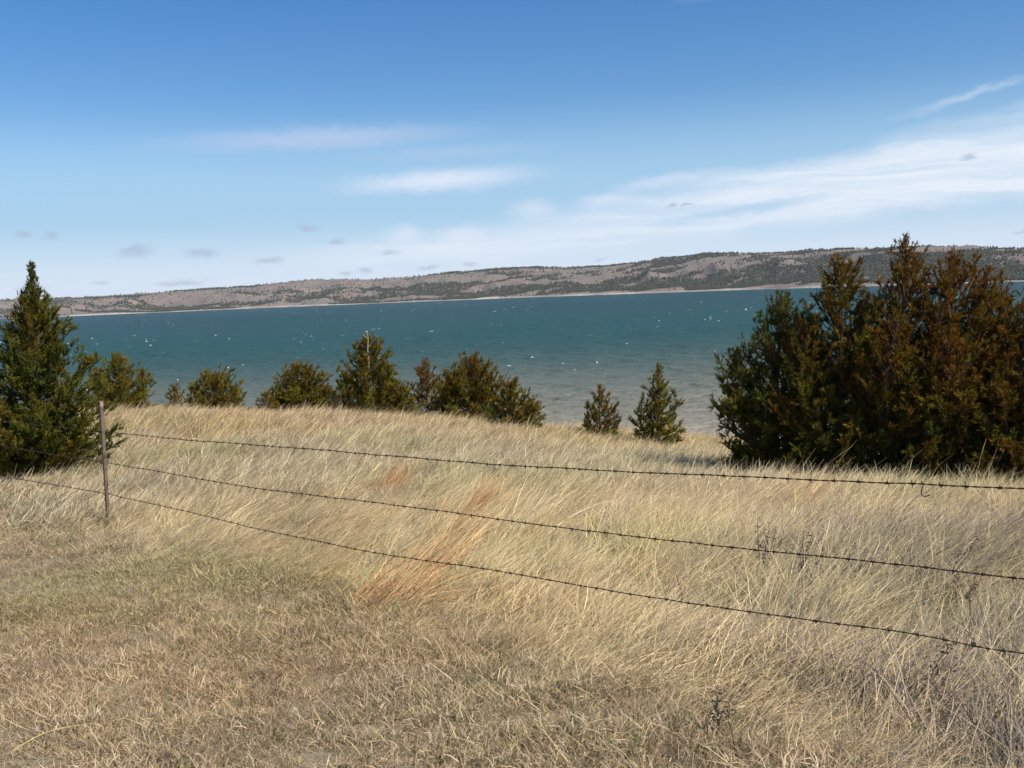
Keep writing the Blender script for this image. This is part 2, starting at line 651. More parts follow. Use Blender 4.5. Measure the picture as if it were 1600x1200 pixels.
def make_hills():
    pxs = np.linspace(-900, 2500, 1100)
    ts = np.concatenate([[-0.08, -0.02], np.linspace(0, 0.06, 8), np.linspace(0.075, 1.0, 84), np.linspace(1.03, 1.5, 10), [2.5, 5, 9]])
    PX, T = np.meshgrid(pxs, ts)
    X, Y, Z, G, S = hill_pt(PX, T)
    Z[0, :] = WATER - 6
    Z[1, :] = WATER - 1.5
    dry = np.stack([0.162 + 0 * Z, 0.124 + 0 * Z, 0.108 + 0 * Z], axis=-1)
    sage = np.array([0.14, 0.125, 0.105])
    pink = np.array([0.235, 0.16, 0.128])
    f1 = smooth(0.45, 0.66, fbm(X / 160 + 3, Y / 200, 5))[..., None]
    f2 = smooth(0.52, 0.72, fbm(X / 110 + 33, Y / 60 + 4, 5))[..., None]
    C = dry * (1 - f1) + sage * f1
    C = C * (1 - 0.6 * f2) + pink * 0.6 * f2
    gg = smooth(0.42, 0.6, G)[..., None]
    C = C * (1 - 0.6 * gg) + np.array([0.085, 0.078, 0.06]) * 0.6 * gg
    wd = (smooth(0.03, 0.09, woods(PX, np.clip(T, 0, 1), X, Y, G)) * smooth(1.02, 0.98, T))[..., None]
    C = C * (1 - 0.6 * wd) + np.array([0.085, 0.085, 0.055]) * 0.6 * wd     # leaf litter and shrubs under the cedars
    zz = (Z - WATER)
    beach = (smooth(4.5, 1.8, zz + 2.5 * (fbm(X / 40, Y / 400, 3) - 0.5)) * smooth(0.2, 0.05, T))[..., None]
    sand = np.array([0.36, 0.31, 0.265]) * (0.75 + 0.5 * smooth(0.4, 0.7, fbm(X / 60 + 7, Y / 300, 3)))[..., None]
    C = C * (1 - beach) + sand * beach
    C *= (0.86 + 0.28 * fbm(X / 12, Y / 22, 3))[..., None]
    me = grid_mesh('hills', X, Y, Z, C.reshape(-1, 3))
    m, n, out = material('dry_hillside')
    at_ = n.n('ShaderNodeAttribute', attribute_name='tone')
    geo = n.n('ShaderNodeNewGeometry')
    nz = n.noise(n.mapping(geo.outputs['Position'], scale=(0.2, 0.1, 0.2)), 1.0, 4, 0.7)
    c = n.mix(n.maprange(nz.outputs[0], 0.35, 0.7, 0, 0.5), at_.outputs['Color'], (0.11, 0.10, 0.075))
    principled(n, out, c, 0.95, 0.1)
    obj('hills', me, m, kind='structure')

    # cedar woods on the far slopes: thousands of pinprick trees, far too many and too small to count
    N = 190000
    px = rng.uniform(-500, 2050, N)
    t = rng.uniform(0.02, 1.0, N) ** 0.95
    x, y, z, g, s = hill_pt(px, t)
    q = woods(px, t, x, y, g)
    dens = smooth(0.02, 0.07, q) * 0.60 + smooth(-0.20, 0.02, q) * 0.085 + 0.012
    keep = rng.random(N) < dens
    x, y, z = x[keep], y[keep], z[keep]
    n_ = len(x)
    hgt = rng.uniform(2.0, 5.2, n_) * (0.8 + 0.4 * rng.random(n_))
    rad = hgt * rng.uniform(0.32, 0.58, n_) * (1 + 0.4 * smooth(0.03, 0.12, q[keep]))
    sides = 3
    rings = [(0.0, 0.85), (0.55, 0.85)]
    V = []
    for hz, rr in rings:
        for k in range(sides):
            a = k * 2 * np.pi / sides + rng.uniform(-.4, .4, n_)
            r_ = rad * rr * rng.uniform(.7, 1.2, n_)
            V.append(np.stack([x + r_ * np.cos(a), y + r_ * np.sin(a), z - 0.3 + hz * hgt], axis=-1))
    V.append(np.stack([x, y, z + hgt], axis=-1))
    nv = len(V)
    V = np.stack(V, axis=1).reshape(-1, 3)
    base = np.arange(n_)[:, None] * nv
    fq, ft = [], []
    for r_ in range(1):
        for k in range(sides):
            k2 = (k + 1) % sides
            fq.append([r_ * sides + k, r_ * sides + k2, (r_ + 1) * sides + k2, (r_ + 1) * sides + k])
    for k in range(sides):
        ft.append([sides + k, sides + (k + 1) % sides, 2 * sides])
    Qs = (base[:, :, None] + np.array(fq)[None]).reshape(-1, 4)
    Ts = (base[:, :, None] + np.array(ft)[None]).reshape(-1, 3)
    cc = np.array([[0.020, 0.026, 0.017]]) * (0.7 + 0.7 * rng.random((n_, 1))) + np.array([[0.012, 0.006, 0]]) * rng.random((n_, 1))
    me = mesh_from('far_woodland', V, [Ts, Qs], np.repeat(cc, nv, axis=0))
    m, n, out = material('far_cedar_foliage')
    at_ = n.n('ShaderNodeAttribute', attribute_name='tone')
    principled(n, out, at_.outputs['Color'], 0.9, 0.1)
    o = obj('far_woodland', me, m, kind='stuff')
    tag(o, 'dark cedar woods in bands and dots over the far hills', 'woods')
    print('far trees', n_)


make_hills()


# ------------------------------------------------------------------ haze over the lake
def make_haze():
    lo, hi = WATER - 7.5, 150.0
    x0, y0, x1, y1 = -15500, -2600, 15500, 15500
    V = [(x, y, z) for z in (lo, hi) for x, y in ((x0, y0), (x1, y0), (x1, y1), (x0, y1))]
    Q = [(3, 2, 1, 0), (4, 5, 6, 7), (0, 1, 5, 4), (1, 2, 6, 5), (2, 3, 7, 6), (3, 0, 4, 7)]
    m, n, out = material('haze')
    v = n.n('ShaderNodeVolumePrincipled')
    v.inputs['Color'].default_value = (0.86, 0.9, 1.0, 1)
    v.inputs['Density'].default_value = 0.000042
    n.link(v.outputs[0], out.inputs['Volume'])
    o = obj('haze', mesh_from('haze', V, np.array(Q)), m, kind='stuff')
    tag(o, 'pale blue haze in the air over the lake', 'haze')


make_haze()


# ------------------------------------------------------------------ cedars
def leaf_material():
    m, n, out = material('cedar_foliage')
    a = n.n('ShaderNodeAttribute', attribute_name='tone')
    geo = n.n('ShaderNodeNewGeometry')
    nz = n.noise(geo.outputs['Position'], 9.0, 3, 0.6)
    c = n.mix(n.maprange(nz.outputs[0], 0.3, 0.7, 0.0, 0.5), a.outputs['Color'], n.mix(0.5, a.outputs['Color'], (0.05, 0.055, 0.012)))
    d = n.n('ShaderNodeBsdfPrincipled')
    n.put(d.inputs['Base Color'], c)
    d.inputs['Roughness'].default_value = 0.7
    d.inputs['Specular IOR Level'].default_value = 0.08
    tr = n.n('ShaderNodeBsdfTranslucent')
    n.put(tr.inputs['Color'], c)
    mx = n.n('ShaderNodeMixShader')
    mx.inputs[0].default_value = 0.26
    n.link(d.outputs[0], mx.inputs[1])
    n.link(tr.outputs[0], mx.inputs[2])
    n.link(mx.outputs[0], out.inputs['Surface'])
    return m


def bark_material():
    m, n, out = material('cedar_bark')
    geo = n.n('ShaderNodeNewGeometry')
    nz = n.noise(n.mapping(geo.outputs['Position'], scale=(40, 40, 6)), 1.0, 4, 0.6)
    c = n.mix(nz.outputs[0], (0.07, 0.048, 0.035), (0.16, 0.12, 0.095))
    principled(n, out, c, 0.9, 0.15)
    return m


LEAF = leaf_material()
BARK = bark_material()


def make_spray(seed):
    """feathery flat-tipped spray of scale foliage, axis +Z, length 1; V, tris"""
    r = random.Random(seed)
    V, T = [], []

    def leaflet(p, d, ln, w):
        d = d.normalized()
        side = d.cross(Vector((r.uniform(-1, 1), r.uniform(-1, 1), r.uniform(-1, 1)))).normalized() * w
        b = len(V)
        for q in (p + side, p + d * ln, p - side):
            V.append(tuple(q))
        T.append((b, b + 1, b + 2))
    for i in range(9):
        t = 0.02 + 0.86 * i / 8
        a = i * 2.4 + r.uniform(-.5, .5)
        out = Vector((math.cos(a), math.sin(a), 0))
        d = out * r.uniform(0.45, 0.9) + Vector((0, 0, 1))
        leaflet(Vector((0, 0, t)), d, (0.48 - 0.22 * t) * r.uniform(.75, 1.25), 0.060 * r.uniform(.8, 1.25))
    leaflet(Vector((0, 0, 0)), Vector((.1, 0, 1)), 1.05, 0.05)
    leaflet(Vector((0, 0, 0.1)), Vector((0, .1, 1)), 0.9, 0.05)
    return np.array(V), np.array(T)


SPRAYS = [make_spray(i) for i in range(6)]


def place_sprays(P, D, L, colors, r):
    """many sprays as one mesh; P base points, D unit directions, L lengths"""
    Vs, Ts, Cs = [], [], []
    base = 0
    which = r.integers(0, len(SPRAYS), len(P))
    for k, (SV, ST) in enumerate(SPRAYS):
        idx = np.nonzero(which == k)[0]
        if len(idx) == 0:
            continue
        d = D[idx]
        ref = r.normal(size=d.shape)
        a = np.cross(d, ref)
        a /= np.linalg.norm(a, axis=1)[:, None] + 1e-9
        b = np.cross(d, a)
        l = L[idx][:, None, None]
        fat = r.uniform(0.8, 1.25, len(idx))[:, None, None]
        V = P[idx][:, None, :] + l * (SV[None, :, 2:3] * d[:, None, :] + fat * (SV[None, :, 0:1] * a[:, None, :] + SV[None, :, 1:2] * b[:, None, :]))
        n = len(SV)
        Vs.append(V.reshape(-1, 3))
        Ts.append((ST[None] + (base + np.arange(len(idx)) * n)[:, None, None]).reshape(-1, 3))
        Cs.append(np.repeat(colors[idx], n, axis=0))
        base += len(idx) * n
    return np.concatenate(Vs), np.concatenate(Ts), np.concatenate(Cs)


GREEN = np.array([0.056, 0.084, 0.012])
OLIVE = np.array([0.205, 0.185, 0.018])
BRONZE = np.array([0.205, 0.090, 0.013])


def cedar(px, py_top, depth, radius, label, seed, nb=90, per=42, bronze=0.3, leaders=None, power=0.75, base_py=None, spray=0.118,
          lean=0.03, low=0.02, group=None, spire=0.16, bare=False, yellow=0.3, rise=0.0):
    """one eastern redcedar standing at photo column px, `depth` metres off, whose tip shows at row py_top"""
    r = np.random.default_rng(seed)
    tip = at(px, py_top, depth)
    bx, by = tip.x - lean * 2.0, depth
    bz = gz(bx, by) + rise
    h = max(tip.z - bz - 0.07, 0.4)
    root = thing('cedar_tree', label, 'tree', (bx, by, bz), group)
    wood = Build()
    trunk = Build()
    P, D, L, K = [], [], [], []
    lead = [(0.0, 0.0, 1.0, 1.0)] + list(leaders or [])        # dx, dy (m), height share, radius share
    for li, (ldx, ldy, lh, lr) in enumerate(lead):
        H = h * lh
        RR = radius * lr
        share = lr * lh
        # stem
        tt = np.linspace(0, 1, 10)
        wob = np.cumsum(r.normal(0, 0.012 * h, (10, 2)), axis=0) * (tt[:, None])
        stem = np.stack([ldx * smooth(0, 0.6, tt) + lean * 2 * tt ** 1.3 + wob[:, 0] * 0.6, ldy * smooth(0, 0.6, tt) + wob[:, 1] * 0.6, H * tt - 0.05 * (1 - tt)], axis=-1)
        V, Q = tube(stem, np.interp(tt, [0, .1, 1], [0.032 * h * lr ** .5, 0.022 * h * lr ** .5, 0.0035]), 7)
        trunk.add(V, Q)
        nbr = int(nb * share) + 6
        for i in range(nbr):
            t = low + (0.985 - low) * ((i + r.random()) / nbr) ** 0.86
            az = i * 2.39996 + r.uniform(-0.5, 0.5)
            prof = (1 - t) ** power * (0.72 + 0.28 * min(1, t / 0.18)) + spire * 0.16 * (1 - t) ** 0.5
            ln = RR * prof * (r.uniform(0.62, 1.08) if r.random() > 0.14 else r.uniform(1.0, 1.17)) + 0.03
            elev = R(8 + 50 * t + r.uniform(-10, 14))
            o = np.array([np.interp(t, tt, stem[:, k]) for k in range(3)])
            d0 = np.array([math.cos(az) * math.cos(elev), math.sin(az) * math.cos(elev), math.sin(elev)])
            d0[0] += 0.10
            ns = 6
            ss = np.linspace(0, 1, ns)
            droop = -0.16 * (1 - t) * np.sin(ss * 2.2) * ln
            path = o + d0[None] * (ss * ln)[:, None]
            path[:, 2] += 0.34 * ln * ss ** 2 * (0.6 + 0.5 * t) + droop
            path[:, 2] = np.maximum(path[:, 2], 0.06 + 0.1 * ss)
            path += r.normal(0, 0.02 * ln, path.shape) * ss[:, None]
            V, Q = tube(path, np.linspace(0.0095 * h ** .5 * (1 - 0.8 * t) + 0.002, 0.0016, ns), 4)
            wood.add(V, Q)
            cnt = max(5, int(1.62 * per * (0.35 + 0.65 * ln / max(radius, 0.01)) * r.uniform(0.8, 1.2)))
            u = r.uniform(0.16, 1.0, cnt) ** 0.75
            if t > 1 - spire * 0.6:
                cnt = max(6, cnt // 2)
                u = r.uniform(0.1, 1.0, cnt)
            base = np.stack([np.interp(u, ss, path[:, k]) for k in range(3)], axis=-1)
            tang = np.gradient(path, axis=0)
            tang = np.stack([np.interp(u, ss, tang[:, k]) for k in range(3)], axis=-1)
            tang /= np.linalg.norm(tang, axis=1)[:, None] + 1e-9
            # clumps along the branch: sprays gather round a few side twigs
            nt = max(3, cnt // 6)
            tw = r.integers(0, nt, len(u))
            tdir = r.normal(size=(nt, 3))
            tdir[:, 2] = tdir[:, 2] * 0.55 + 0.35
            tdir /= np.linalg.norm(tdir, axis=1)[:, None]
            tu = np.sort(r.uniform(0.22, 1.0, nt))
            tl = r.uniform(0.05, 0.24, nt) * min(1.0, 0.12 + 1.1 * ln) * (1.15 - 0.55 * tu)
            tb = np.stack([np.interp(tu, ss, path[:, k]) for k in range(3)], axis=-1)
            f = r.random(len(u))
            onTwig = r.random(len(u)) < 0.72
            side = tdir[tw]
            pos = np.where(onTwig[:, None], tb[tw] + side * (tl[tw] * f)[:, None], base)
            d = np.where(onTwig[:, None], 0.75 * side + 0.55 * tang, 0.9 * tang + 0.35 * side) + r.normal(0, 0.28, (len(u), 3))
            d[:, 2] += 0.28
            d[:, 0] += 0.10
            d /= np.linalg.norm(d, axis=1)[:, None]
            P.append(pos)
            D.append(d)
            L.append(spray * r.uniform(0.6, 1.25, len(u)) * (0.5 + 0.5 * (1 - t)) * min(1.0, 0.55 + ln))
            # winter bronzing varies branch by branch, strongest towards branch ends and the top of the tree
            brz = np.clip(bronze * (0.30 + 1.1 * t) + r.normal(0, 0.22) + r.normal(0, 0.12, len(u)) + 0.25 * (u - 0.6), 0, 1)
            yl = np.clip(yellow + r.normal(0, 0.3) + r.normal(0, 0.15, len(u)), 0, 1)
            col = GREEN[None] * (1 - yl[:, None]) + OLIVE[None] * yl[:, None]
            col = col * (1 - brz[:, None]) + BRONZE[None] * brz[:, None]
            K.append(col * r.uniform(0.72, 1.25, (len(u), 1)))
        # leader shoot
        cnt = 12
        u = r.uniform(0.86, 1.0, cnt)
        P.append(np.stack([np.interp(u, tt, stem[:, k]) for k in range(3)], axis=-1))
        d = r.normal(0, 0.35, (cnt, 3))
        d[:, 2] = 1
        D.append(d / np.linalg.norm(d, axis=1)[:, None])
        L.append(spray * r.uniform(0.5, 0.9, cnt))
        K.append(np.repeat((OLIVE * 0.5 + BRONZE * 0.5)[None], cnt, axis=0))
    P, D, L, K = map(np.concatenate, (P, D, L, K))
    P[:, 2] = np.maximum(P[:, 2], 0.05)
    V, T, C = place_sprays(P, D, L, K, r)
    crown = obj('crown', mesh_from('crown', V, T, C), LEAF, root)
    tr = obj('trunk', trunk.mesh('trunk', True), BARK, root)
    obj('limbs', wood.mesh('limbs', True), BARK, tr)
    if bare:
        # a dead grey leader standing clear in front of the foliage
        b0 = at(576, 582, depth - 0.35) - Vector((bx, by, bz))
        b1 = at(574, 516, depth - 0.3) - Vector((bx, by, bz))
        pts = np.array([tuple(b0.lerp(b1, k / 5) + Vector((0.012 * math.sin(k * 2), 0, 0))) for k in range(6)])
        V, Q = tube(pts, np.linspace(0.016, 0.006, 6), 6)
        bb = Build()
        bb.add(V, Q)
        for k, s_ in ((2, -1), (3, 1), (4, -1)):
            q = pts[k]
            V, Q = tube(np.array([q, q + [0.07 * s_, 0, 0.05], q + [0.12 * s_, 0.01, 0.12]]), [0.006, 0.005, 0.002], 4)
            bb.add(V, Q)
        st = obj('bare_stem', bb.mesh('bare_stem', True), bpy.data.materials.get('dead_wood') or dead_wood(), root)
        st['label'] = 'pale dead leader stem without foliage'
    return root, len(T)


def dead_wood():
    m, n, out = material('dead_wood')
    geo = n.n('ShaderNodeNewGeometry')
    nz = n.noise(geo.outputs['Position'], 30, 3, 0.6)
    principled(n, out, n.mix(nz.outputs[0], (0.28, 0.23, 0.19), (0.46, 0.41, 0.36)), 0.9, 0.1)
    return m


tris = 0
G_R = 'cedars clumped together on the right'
G_C = 'small cedars beyond the grassy crest'
G_L = 'cedars at the left edge'
for args, kw in [
    # left edge
    ((38, 404, 14.0, 1.48, 'tall dark green spire shaped cedar behind the rusty fence post at the left edge', 11), dict(nb=230, per=66, bronze=0.06, yellow=0.22, power=1.4, group=G_L, spire=0.30, leaders=[(0.55, -0.2, 0.38, 0.5), (-0.7, 0.1, 0.5, 0.72), (0.2, -0.5, 0.4, 0.6)])),
    ((182, 552, 23.0, 0.86, 'yellow green bushy cedar just right of the tall spire shaped cedar', 12), dict(nb=85, per=38, bronze=0.22, yellow=0.9, power=0.75, group=G_L, leaders=[(0.5, 0.1, 0.74, 0.7), (-0.45, 0, 0.8, 0.7)])),
    # beyond the crest
    ((335, 590, 24.5, 0.89, 'low rounded cedar bush showing over the crest right of the yellow green cedar', 13), dict(nb=55, spray=0.135, per=40, bronze=0.25, yellow=0.90, power=0.5, group=G_C, leaders=[(0.42, 0, 0.8, 0.5), (-0.4, 0, 0.78, 0.7)])),
    ((272, 601, 24.0, 0.40, 'smallest scrubby cedar tip poking over the crest, wispy and sparse', 14), dict(nb=22, spray=0.135, per=21, bronze=0.5, yellow=0.90, power=0.6, group=G_C)),
    ((462, 574, 25.0, 0.92, 'olive cedar with two blunt tips left of the tall one with the dead stem', 15), dict(nb=60, spray=0.135, per=48, bronze=0.33, yellow=0.80, power=0.55, group=G_C, leaders=[(0.34, 0.1, 0.97, 0.8), (-0.35, 0, 0.75, 0.7)])),
    ((572, 524, 25.0, 1.20, 'tallest cedar beyond the crest with a pale dead stem at its tip', 16), dict(nb=95, spray=0.135, per=62, bronze=0.36, yellow=0.80, power=0.75, group=G_C, bare=True, leaders=[(-0.5, 0, 0.62, 0.6), (0.45, 0, 0.72, 0.65)])),
    ((668, 558, 25.5, 0.73, 'brownest cedar beyond the crest with a thin bare pointed top', 17), dict(nb=50, spray=0.135, per=43, bronze=0.85, yellow=0.70, power=0.7, group=G_C, spire=0.34)),
    ((733, 562, 24.0, 1.04, 'broad bronze green cedar with many upright tips right of the brownest cedar', 18), dict(nb=80, spray=0.135, per=56, bronze=0.45, yellow=0.80, power=0.55, group=G_C, leaders=[(-0.42, 0, 0.84, 0.7), (0.42, 0.0, 0.80, 0.6)])),
    ((797, 597, 22.8, 0.68, 'short cedar sloping down to the right end of the row beyond the crest', 19), dict(nb=50, spray=0.135, per=43, bronze=0.4, yellow=0.90, power=0.6, group=G_C, leaders=[(0.42, 0, 0.62, 0.7)])),
    ((938, 598, 22.0, 0.50, 'narrow brownish cedar alone against the grey water', 20), dict(nb=48, spray=0.135, per=22, bronze=0.5, yellow=0.70, power=0.8, group=G_C, spire=0.35, leaders=[(0.32, 0, 0.55, 0.5), (-0.3, 0, 0.5, 0.5)])),
    ((1030, 565, 20.5, 0.71, 'slender pointed green cedar with wide lower skirts left of the big clump', 21), dict(nb=72, spray=0.135, per=31, bronze=0.18, yellow=0.80, power=1.05, group=G_C, spire=0.34, leaders=[(-0.38, 0, 0.62, 0.55)])),
        ((508, 604, 24.6, 0.55, 'low olive brush filling the gap left of the tallest crest cedar', 31), dict(nb=40, spray=0.135, per=40, bronze=0.3, yellow=0.9, power=0.5, group=G_C, lean=0.1)),
    ((628, 603, 24.8, 0.55, 'low green brush between the tallest and the brownest crest cedars', 32), dict(nb=40, spray=0.135, per=40, bronze=0.35, yellow=0.8, power=0.5, group=G_C, lean=0.08)),
    ((700, 590, 25.2, 0.5, 'short bronze cedar tucked between the brownest and the broad crest cedars', 33), dict(nb=40, spray=0.135, per=40, bronze=0.55, yellow=0.7, power=0.7, group=G_C)),
    ((834, 634, 22.4, 0.42, 'lowest cedar branch tips leaning right at the right end of the crest row', 34), dict(nb=30, spray=0.135, per=35, bronze=0.4, yellow=0.8, power=0.5, group=G_C, lean=0.16)),
    ((415, 612, 24.4, 0.40, 'tiny olive cedar sprig left of the cedar with two blunt tips', 35), dict(nb=26, spray=0.135, per=29, bronze=0.35, yellow=0.9, power=0.7, group=G_C)),
    # the big clump on the right
    ((1214, 456, 13.9, 1.15, 'green outermost cedar at the left flank of the big right clump', 22), dict(nb=120, per=56, bronze=0.04, yellow=0.25, power=0.73, group=G_R, leaders=[(-0.58, -0.1, 0.72, 0.8), (0.35, -0.2, 0.9, 0.8)])),
    ((1306, 398, 13.3, 1.23, 'bronze cedar with a blunt leaning top second from the left in the big right clump', 23), dict(nb=130, per=58, bronze=0.5, yellow=0.30, power=0.73, group=G_R, lean=0.0, leaders=[(0.4, -0.1, 0.86, 0.7), (-0.45, -0.1, 0.72, 0.8)])),
    ((1407, 360, 13.0, 1.27, 'tallest bronze cedar of the big right clump rising to a thin spire', 24), dict(nb=140, per=58, bronze=0.72, yellow=0.30, power=0.86, group=G_R, spire=0.30, leaders=[(-0.3, -0.45, 0.7, 0.8), (0.35, -0.35, 0.72, 0.8)])),
    ((1482, 396, 12.7, 1.25, 'dense rusty brown cedar with a broad top right of the tallest spire', 25), dict(nb=130, per=58, bronze=0.78, yellow=0.30, power=0.68, group=G_R, leaders=[(0.32, -0.1, 0.93, 0.8), (-0.2, -0.5, 0.66, 0.8)])),
    ((1562, 416, 15.6, 1.12, 'greener cedar set back behind the rusty ones near the right edge', 26), dict(nb=100, per=48, bronze=0.35, yellow=0.25, power=0.98, group=G_R, spire=0.28)),
    ((1612, 462, 12.2, 1.19, 'dark brown cedar cut off by the right edge of the photo', 27), dict(nb=115, per=56, bronze=0.75, yellow=0.20, power=0.68, group=G_R, leaders=[(-0.4, -0.15, 0.72, 0.8), (0.5, 0, 0.9, 0.8)])),
]:
    o_, k_ = cedar(*args, **kw)
    tris += k_
print('cedar tris', tris)
print('all tris', sum(len(o.data.polygons) for o in bpy.data.objects if o.type == 'MESH'))

# ------------------------------------------------------------------ barbed wire fence
FA, FB = Vector((-4.0, 10.1)), Vector((1.87, 3.7))           # fence line on the ground plan
FDIR = (FB - FA).normalized()
FN = Vector((FDIR.y, -FDIR.x))                                # towards the camera side


def fence_at(px, py):
    """point of the fence's vertical plane seen at a photo pixel"""
    v = ray(px, py)
    k = (FA.x * FN.x + FA.y * FN.y) / (v.x * FN.x + v.y * FN.y)
    return Vector((v.x * k, v.y * k, EYE + v.z * k))


def rust_material(name, a, b, rough=0.8):
    m, n, out = material(name)
    geo = n.n('ShaderNodeNewGeometry')
    nz = n.noise(geo.outputs['Position'], 22, 5, 0.65)
    n2 = n.noise(geo.outputs['Position'], 160, 3, 0.6)
    c = n.mix(n.maprange(nz.outputs[0], 0.35, 0.65), a, b)
    bump = n.n('ShaderNodeBump')
    bump.inputs['Strength'].default_value = 0.35
    bump.inputs['Distance'].default_value = 0.002
    n.link(n2.outputs[0], bump.inputs['Height'])
    bs = principled(n, out, c, rough, 0.3, bump.outputs[0])
    bs.inputs['Metallic'].default_value = 0.15
    return m


RUST_POST = rust_material('rusty_post_steel', (0.115, 0.082, 0.064), (0.19, 0.14, 0.112))
RUST_WIRE = rust_material('rusty_wire', (0.030, 0.019, 0.015), (0.075, 0.042, 0.030), 0.75)
PALE_TIP = rust_material('faded_paint', (0.24, 0.15, 0.125), (0.36, 0.26, 0.22))


def make_fence():
    base = at(168.5, 824, 10.1)
    root = thing('barbed_wire_fence', 'rusty three strand barbed wire fence with a steel post crossing the grass', 'fence', base)
    off = root.location

    def post(b, t, lab=None):
        """steel T-post from ground point b to tip t"""
        ax = (t - b)
        hgt = ax.length
        q = ax.to_track_quat('Z', 'Y')
        rot = Matrix.Rotation(math.atan2(FN.y, FN.x) - math.pi / 2, 3, 'Z')
        M = q.to_matrix() @ Matrix.Rotation(0, 3, 'Z')
        fx = rot @ Vector((1, 0, 0))
        fy = rot @ Vector((0, 1, 0))
        up = ax.normalized()
        # T section: wide flange facing the wires, web behind
        sec = [(-.018, .004), (.018, .004), (.018, -.002), (.003, -.003), (.003, -.030), (-.003, -.030), (-.003, -.003), (-.018, -.002)]
        k = len(sec)

        def prism(z0, z1, grow=0.0):
            V = []
            for z in (z0, z1):
                for sx, sy in sec:
                    g = 1 + grow
                    V.append(tuple(b + fx * sx * g + fy * (sy * g) + up * z - off))
            Q = [(i, (i + 1) % k, k + (i + 1) % k, k + i) for i in range(k)]
            return V, Q
        sb = Build()
        V, Q = prism(-0.35, hgt - 0.055)
        sb.add(V, Q)
        p = obj('post', sb.mesh('post'), RUST_POST, root)
        tb = Build()
        V, Q = prism(hgt - 0.055, hgt, 0.05)
        tb.add(V, Q)
        c = [V[k + i] for i in (0, 1, 2, 7)]
        tb.add(c, [(0, 1, 2, 3)])
        tb.add([V[k + i] for i in (3, 4, 5, 6)], [(0, 1, 2, 3)])
        tip = obj('post_tip', tb.mesh('post_tip'), PALE_TIP, p)
        tip['label'] = 'paler faded tip of the post'
        st = Build()
        z = 0.12
        while z < hgt - 0.09:
            cpt = b + up * z + fy * 0.008 - off
            V = [tuple(cpt + fx * sx + up * sz + fy * sy) for sx, sz, sy in
                 ((-.007, -.012, -.004), (.007, -.012, -.004), (.007, .012, -.004), (-.007, .012, -.004), (-.005, -.009, .006), (.005, -.009, .006), (.005, .006, .006), (-.005, .006, .006))]
            st.add(V, [(0, 1, 5, 4), (1, 2, 6, 5), (2, 3, 7, 6), (3, 0, 4, 7), (4, 5, 6, 7)])
            z += 0.054
        obj('studs', st.mesh('studs'), RUST_POST, p, 'stuff')
        return p, fx, fy, up
    top = at(156, 627, 10.1)
    p0, fx, fy, up = post(base, top)
    # posts just outside the picture that hold the ends of the wires
    bL = Vector((FA.x - FDIR.x * 9.2, FA.y - FDIR.y * 9.2, 0))
    bL.z = gz(bL.x, bL.y)
    post(bL, bL + Vector((0.02, 0, 1.2)))
    bR = Vector((FA.x + FDIR.x * 10.6, FA.y + FDIR.y * 10.6, 0))
    bR.z = gz(bR.x, bR.y)
    post(bR, bR + Vector((0.0, 0.02, 1.2)))

    rows = [
        [(-168, 648), (0, 659), (162, 674.5), (300, 688), (500, 703), (700, 720), (800, 728), (1000, 738), (1200, 746), (1438, 757), (1500, 760.5), (1600, 763.5)],
        [(-168, 675), (0, 697), (130, 717.5), (163, 722), (300, 746), (400, 763), (600, 787), (760, 808), (900, 827), (1150, 856), (1300, 871), (1440, 885), (1600, 906)],
        [(-168, 709), (0, 743.5), (100, 760), (165, 771), (300, 801), (400, 826), (600, 867), (760, 889), (900, 914), (1100, 946), (1260, 969), (1440, 990), (1500, 1007), (1600, 1022)],
    ]
    for wi, row in enumerate(rows):
        pts = [fence_at(*p) for p in row]
        e = pts[-1].copy()
        zr = bR.z + (0.98, 0.66, 0.36)[wi]
        pts.append(Vector((bR.x, bR.y, zr)))
        P = np.array([tuple(p) for p in pts])
        s = np.concatenate([[0], np.cumsum(np.linalg.norm(np.diff(P, axis=0), axis=1))])
        n = int(s[-1] / 0.0125)
        u = np.linspace(0, s[-1], n)
        # smooth the polyline a little so that it hangs like wire
        Cc = np.stack([np.interp(u, s, P[:, k]) for k in range(3)], axis=-1)
        ker = np.hanning(41)
        ker /= ker.sum()
        for k in range(3):
            pad = np.pad(Cc[:, k], 20, mode='edge')
            sm_ = np.convolve(pad, ker, mode='valid')
            w_ = np.clip(np.minimum(np.arange(n), np.arange(n)[::-1]) / 20.0, 0, 1)
            Cc[:, k] = sm_ * w_ + Cc[:, k] * (1 - w_)
        Cc[:, 2] += 0.004 * (vnoise(u * 2.3 + wi * 40, u * 0 + wi) - 0.5) + 0.003 * (vnoise(u * 7 + wi * 11, u * 0) - 0.5)
        ang = u / 0.085 * 2 * np.pi
        nn = np.array([FN.x, FN.y, 0])
        a = np.outer(np.cos(ang), nn) + np.outer(np.sin(ang), [0, 0, 1])
        wb = Build()
        for sgn in (1, -1):
            V, Q = tube(Cc + sgn * a * 0.0019 + np.array([0, 0, 0.0]) - np.array(tuple(off)), 0.0017, 4)
            wb.add(V, Q)
        w_o = obj('wire', wb.mesh('wire', True), RUST_WIRE, root)
        w_o['label'] = ('top strand of barbed wire', 'middle strand of barbed wire', 'bottom strand of barbed wire')[wi]
        # barbs: two short cut wires twisted round the strands, four points each
        bb = Build()
        q = 0.06
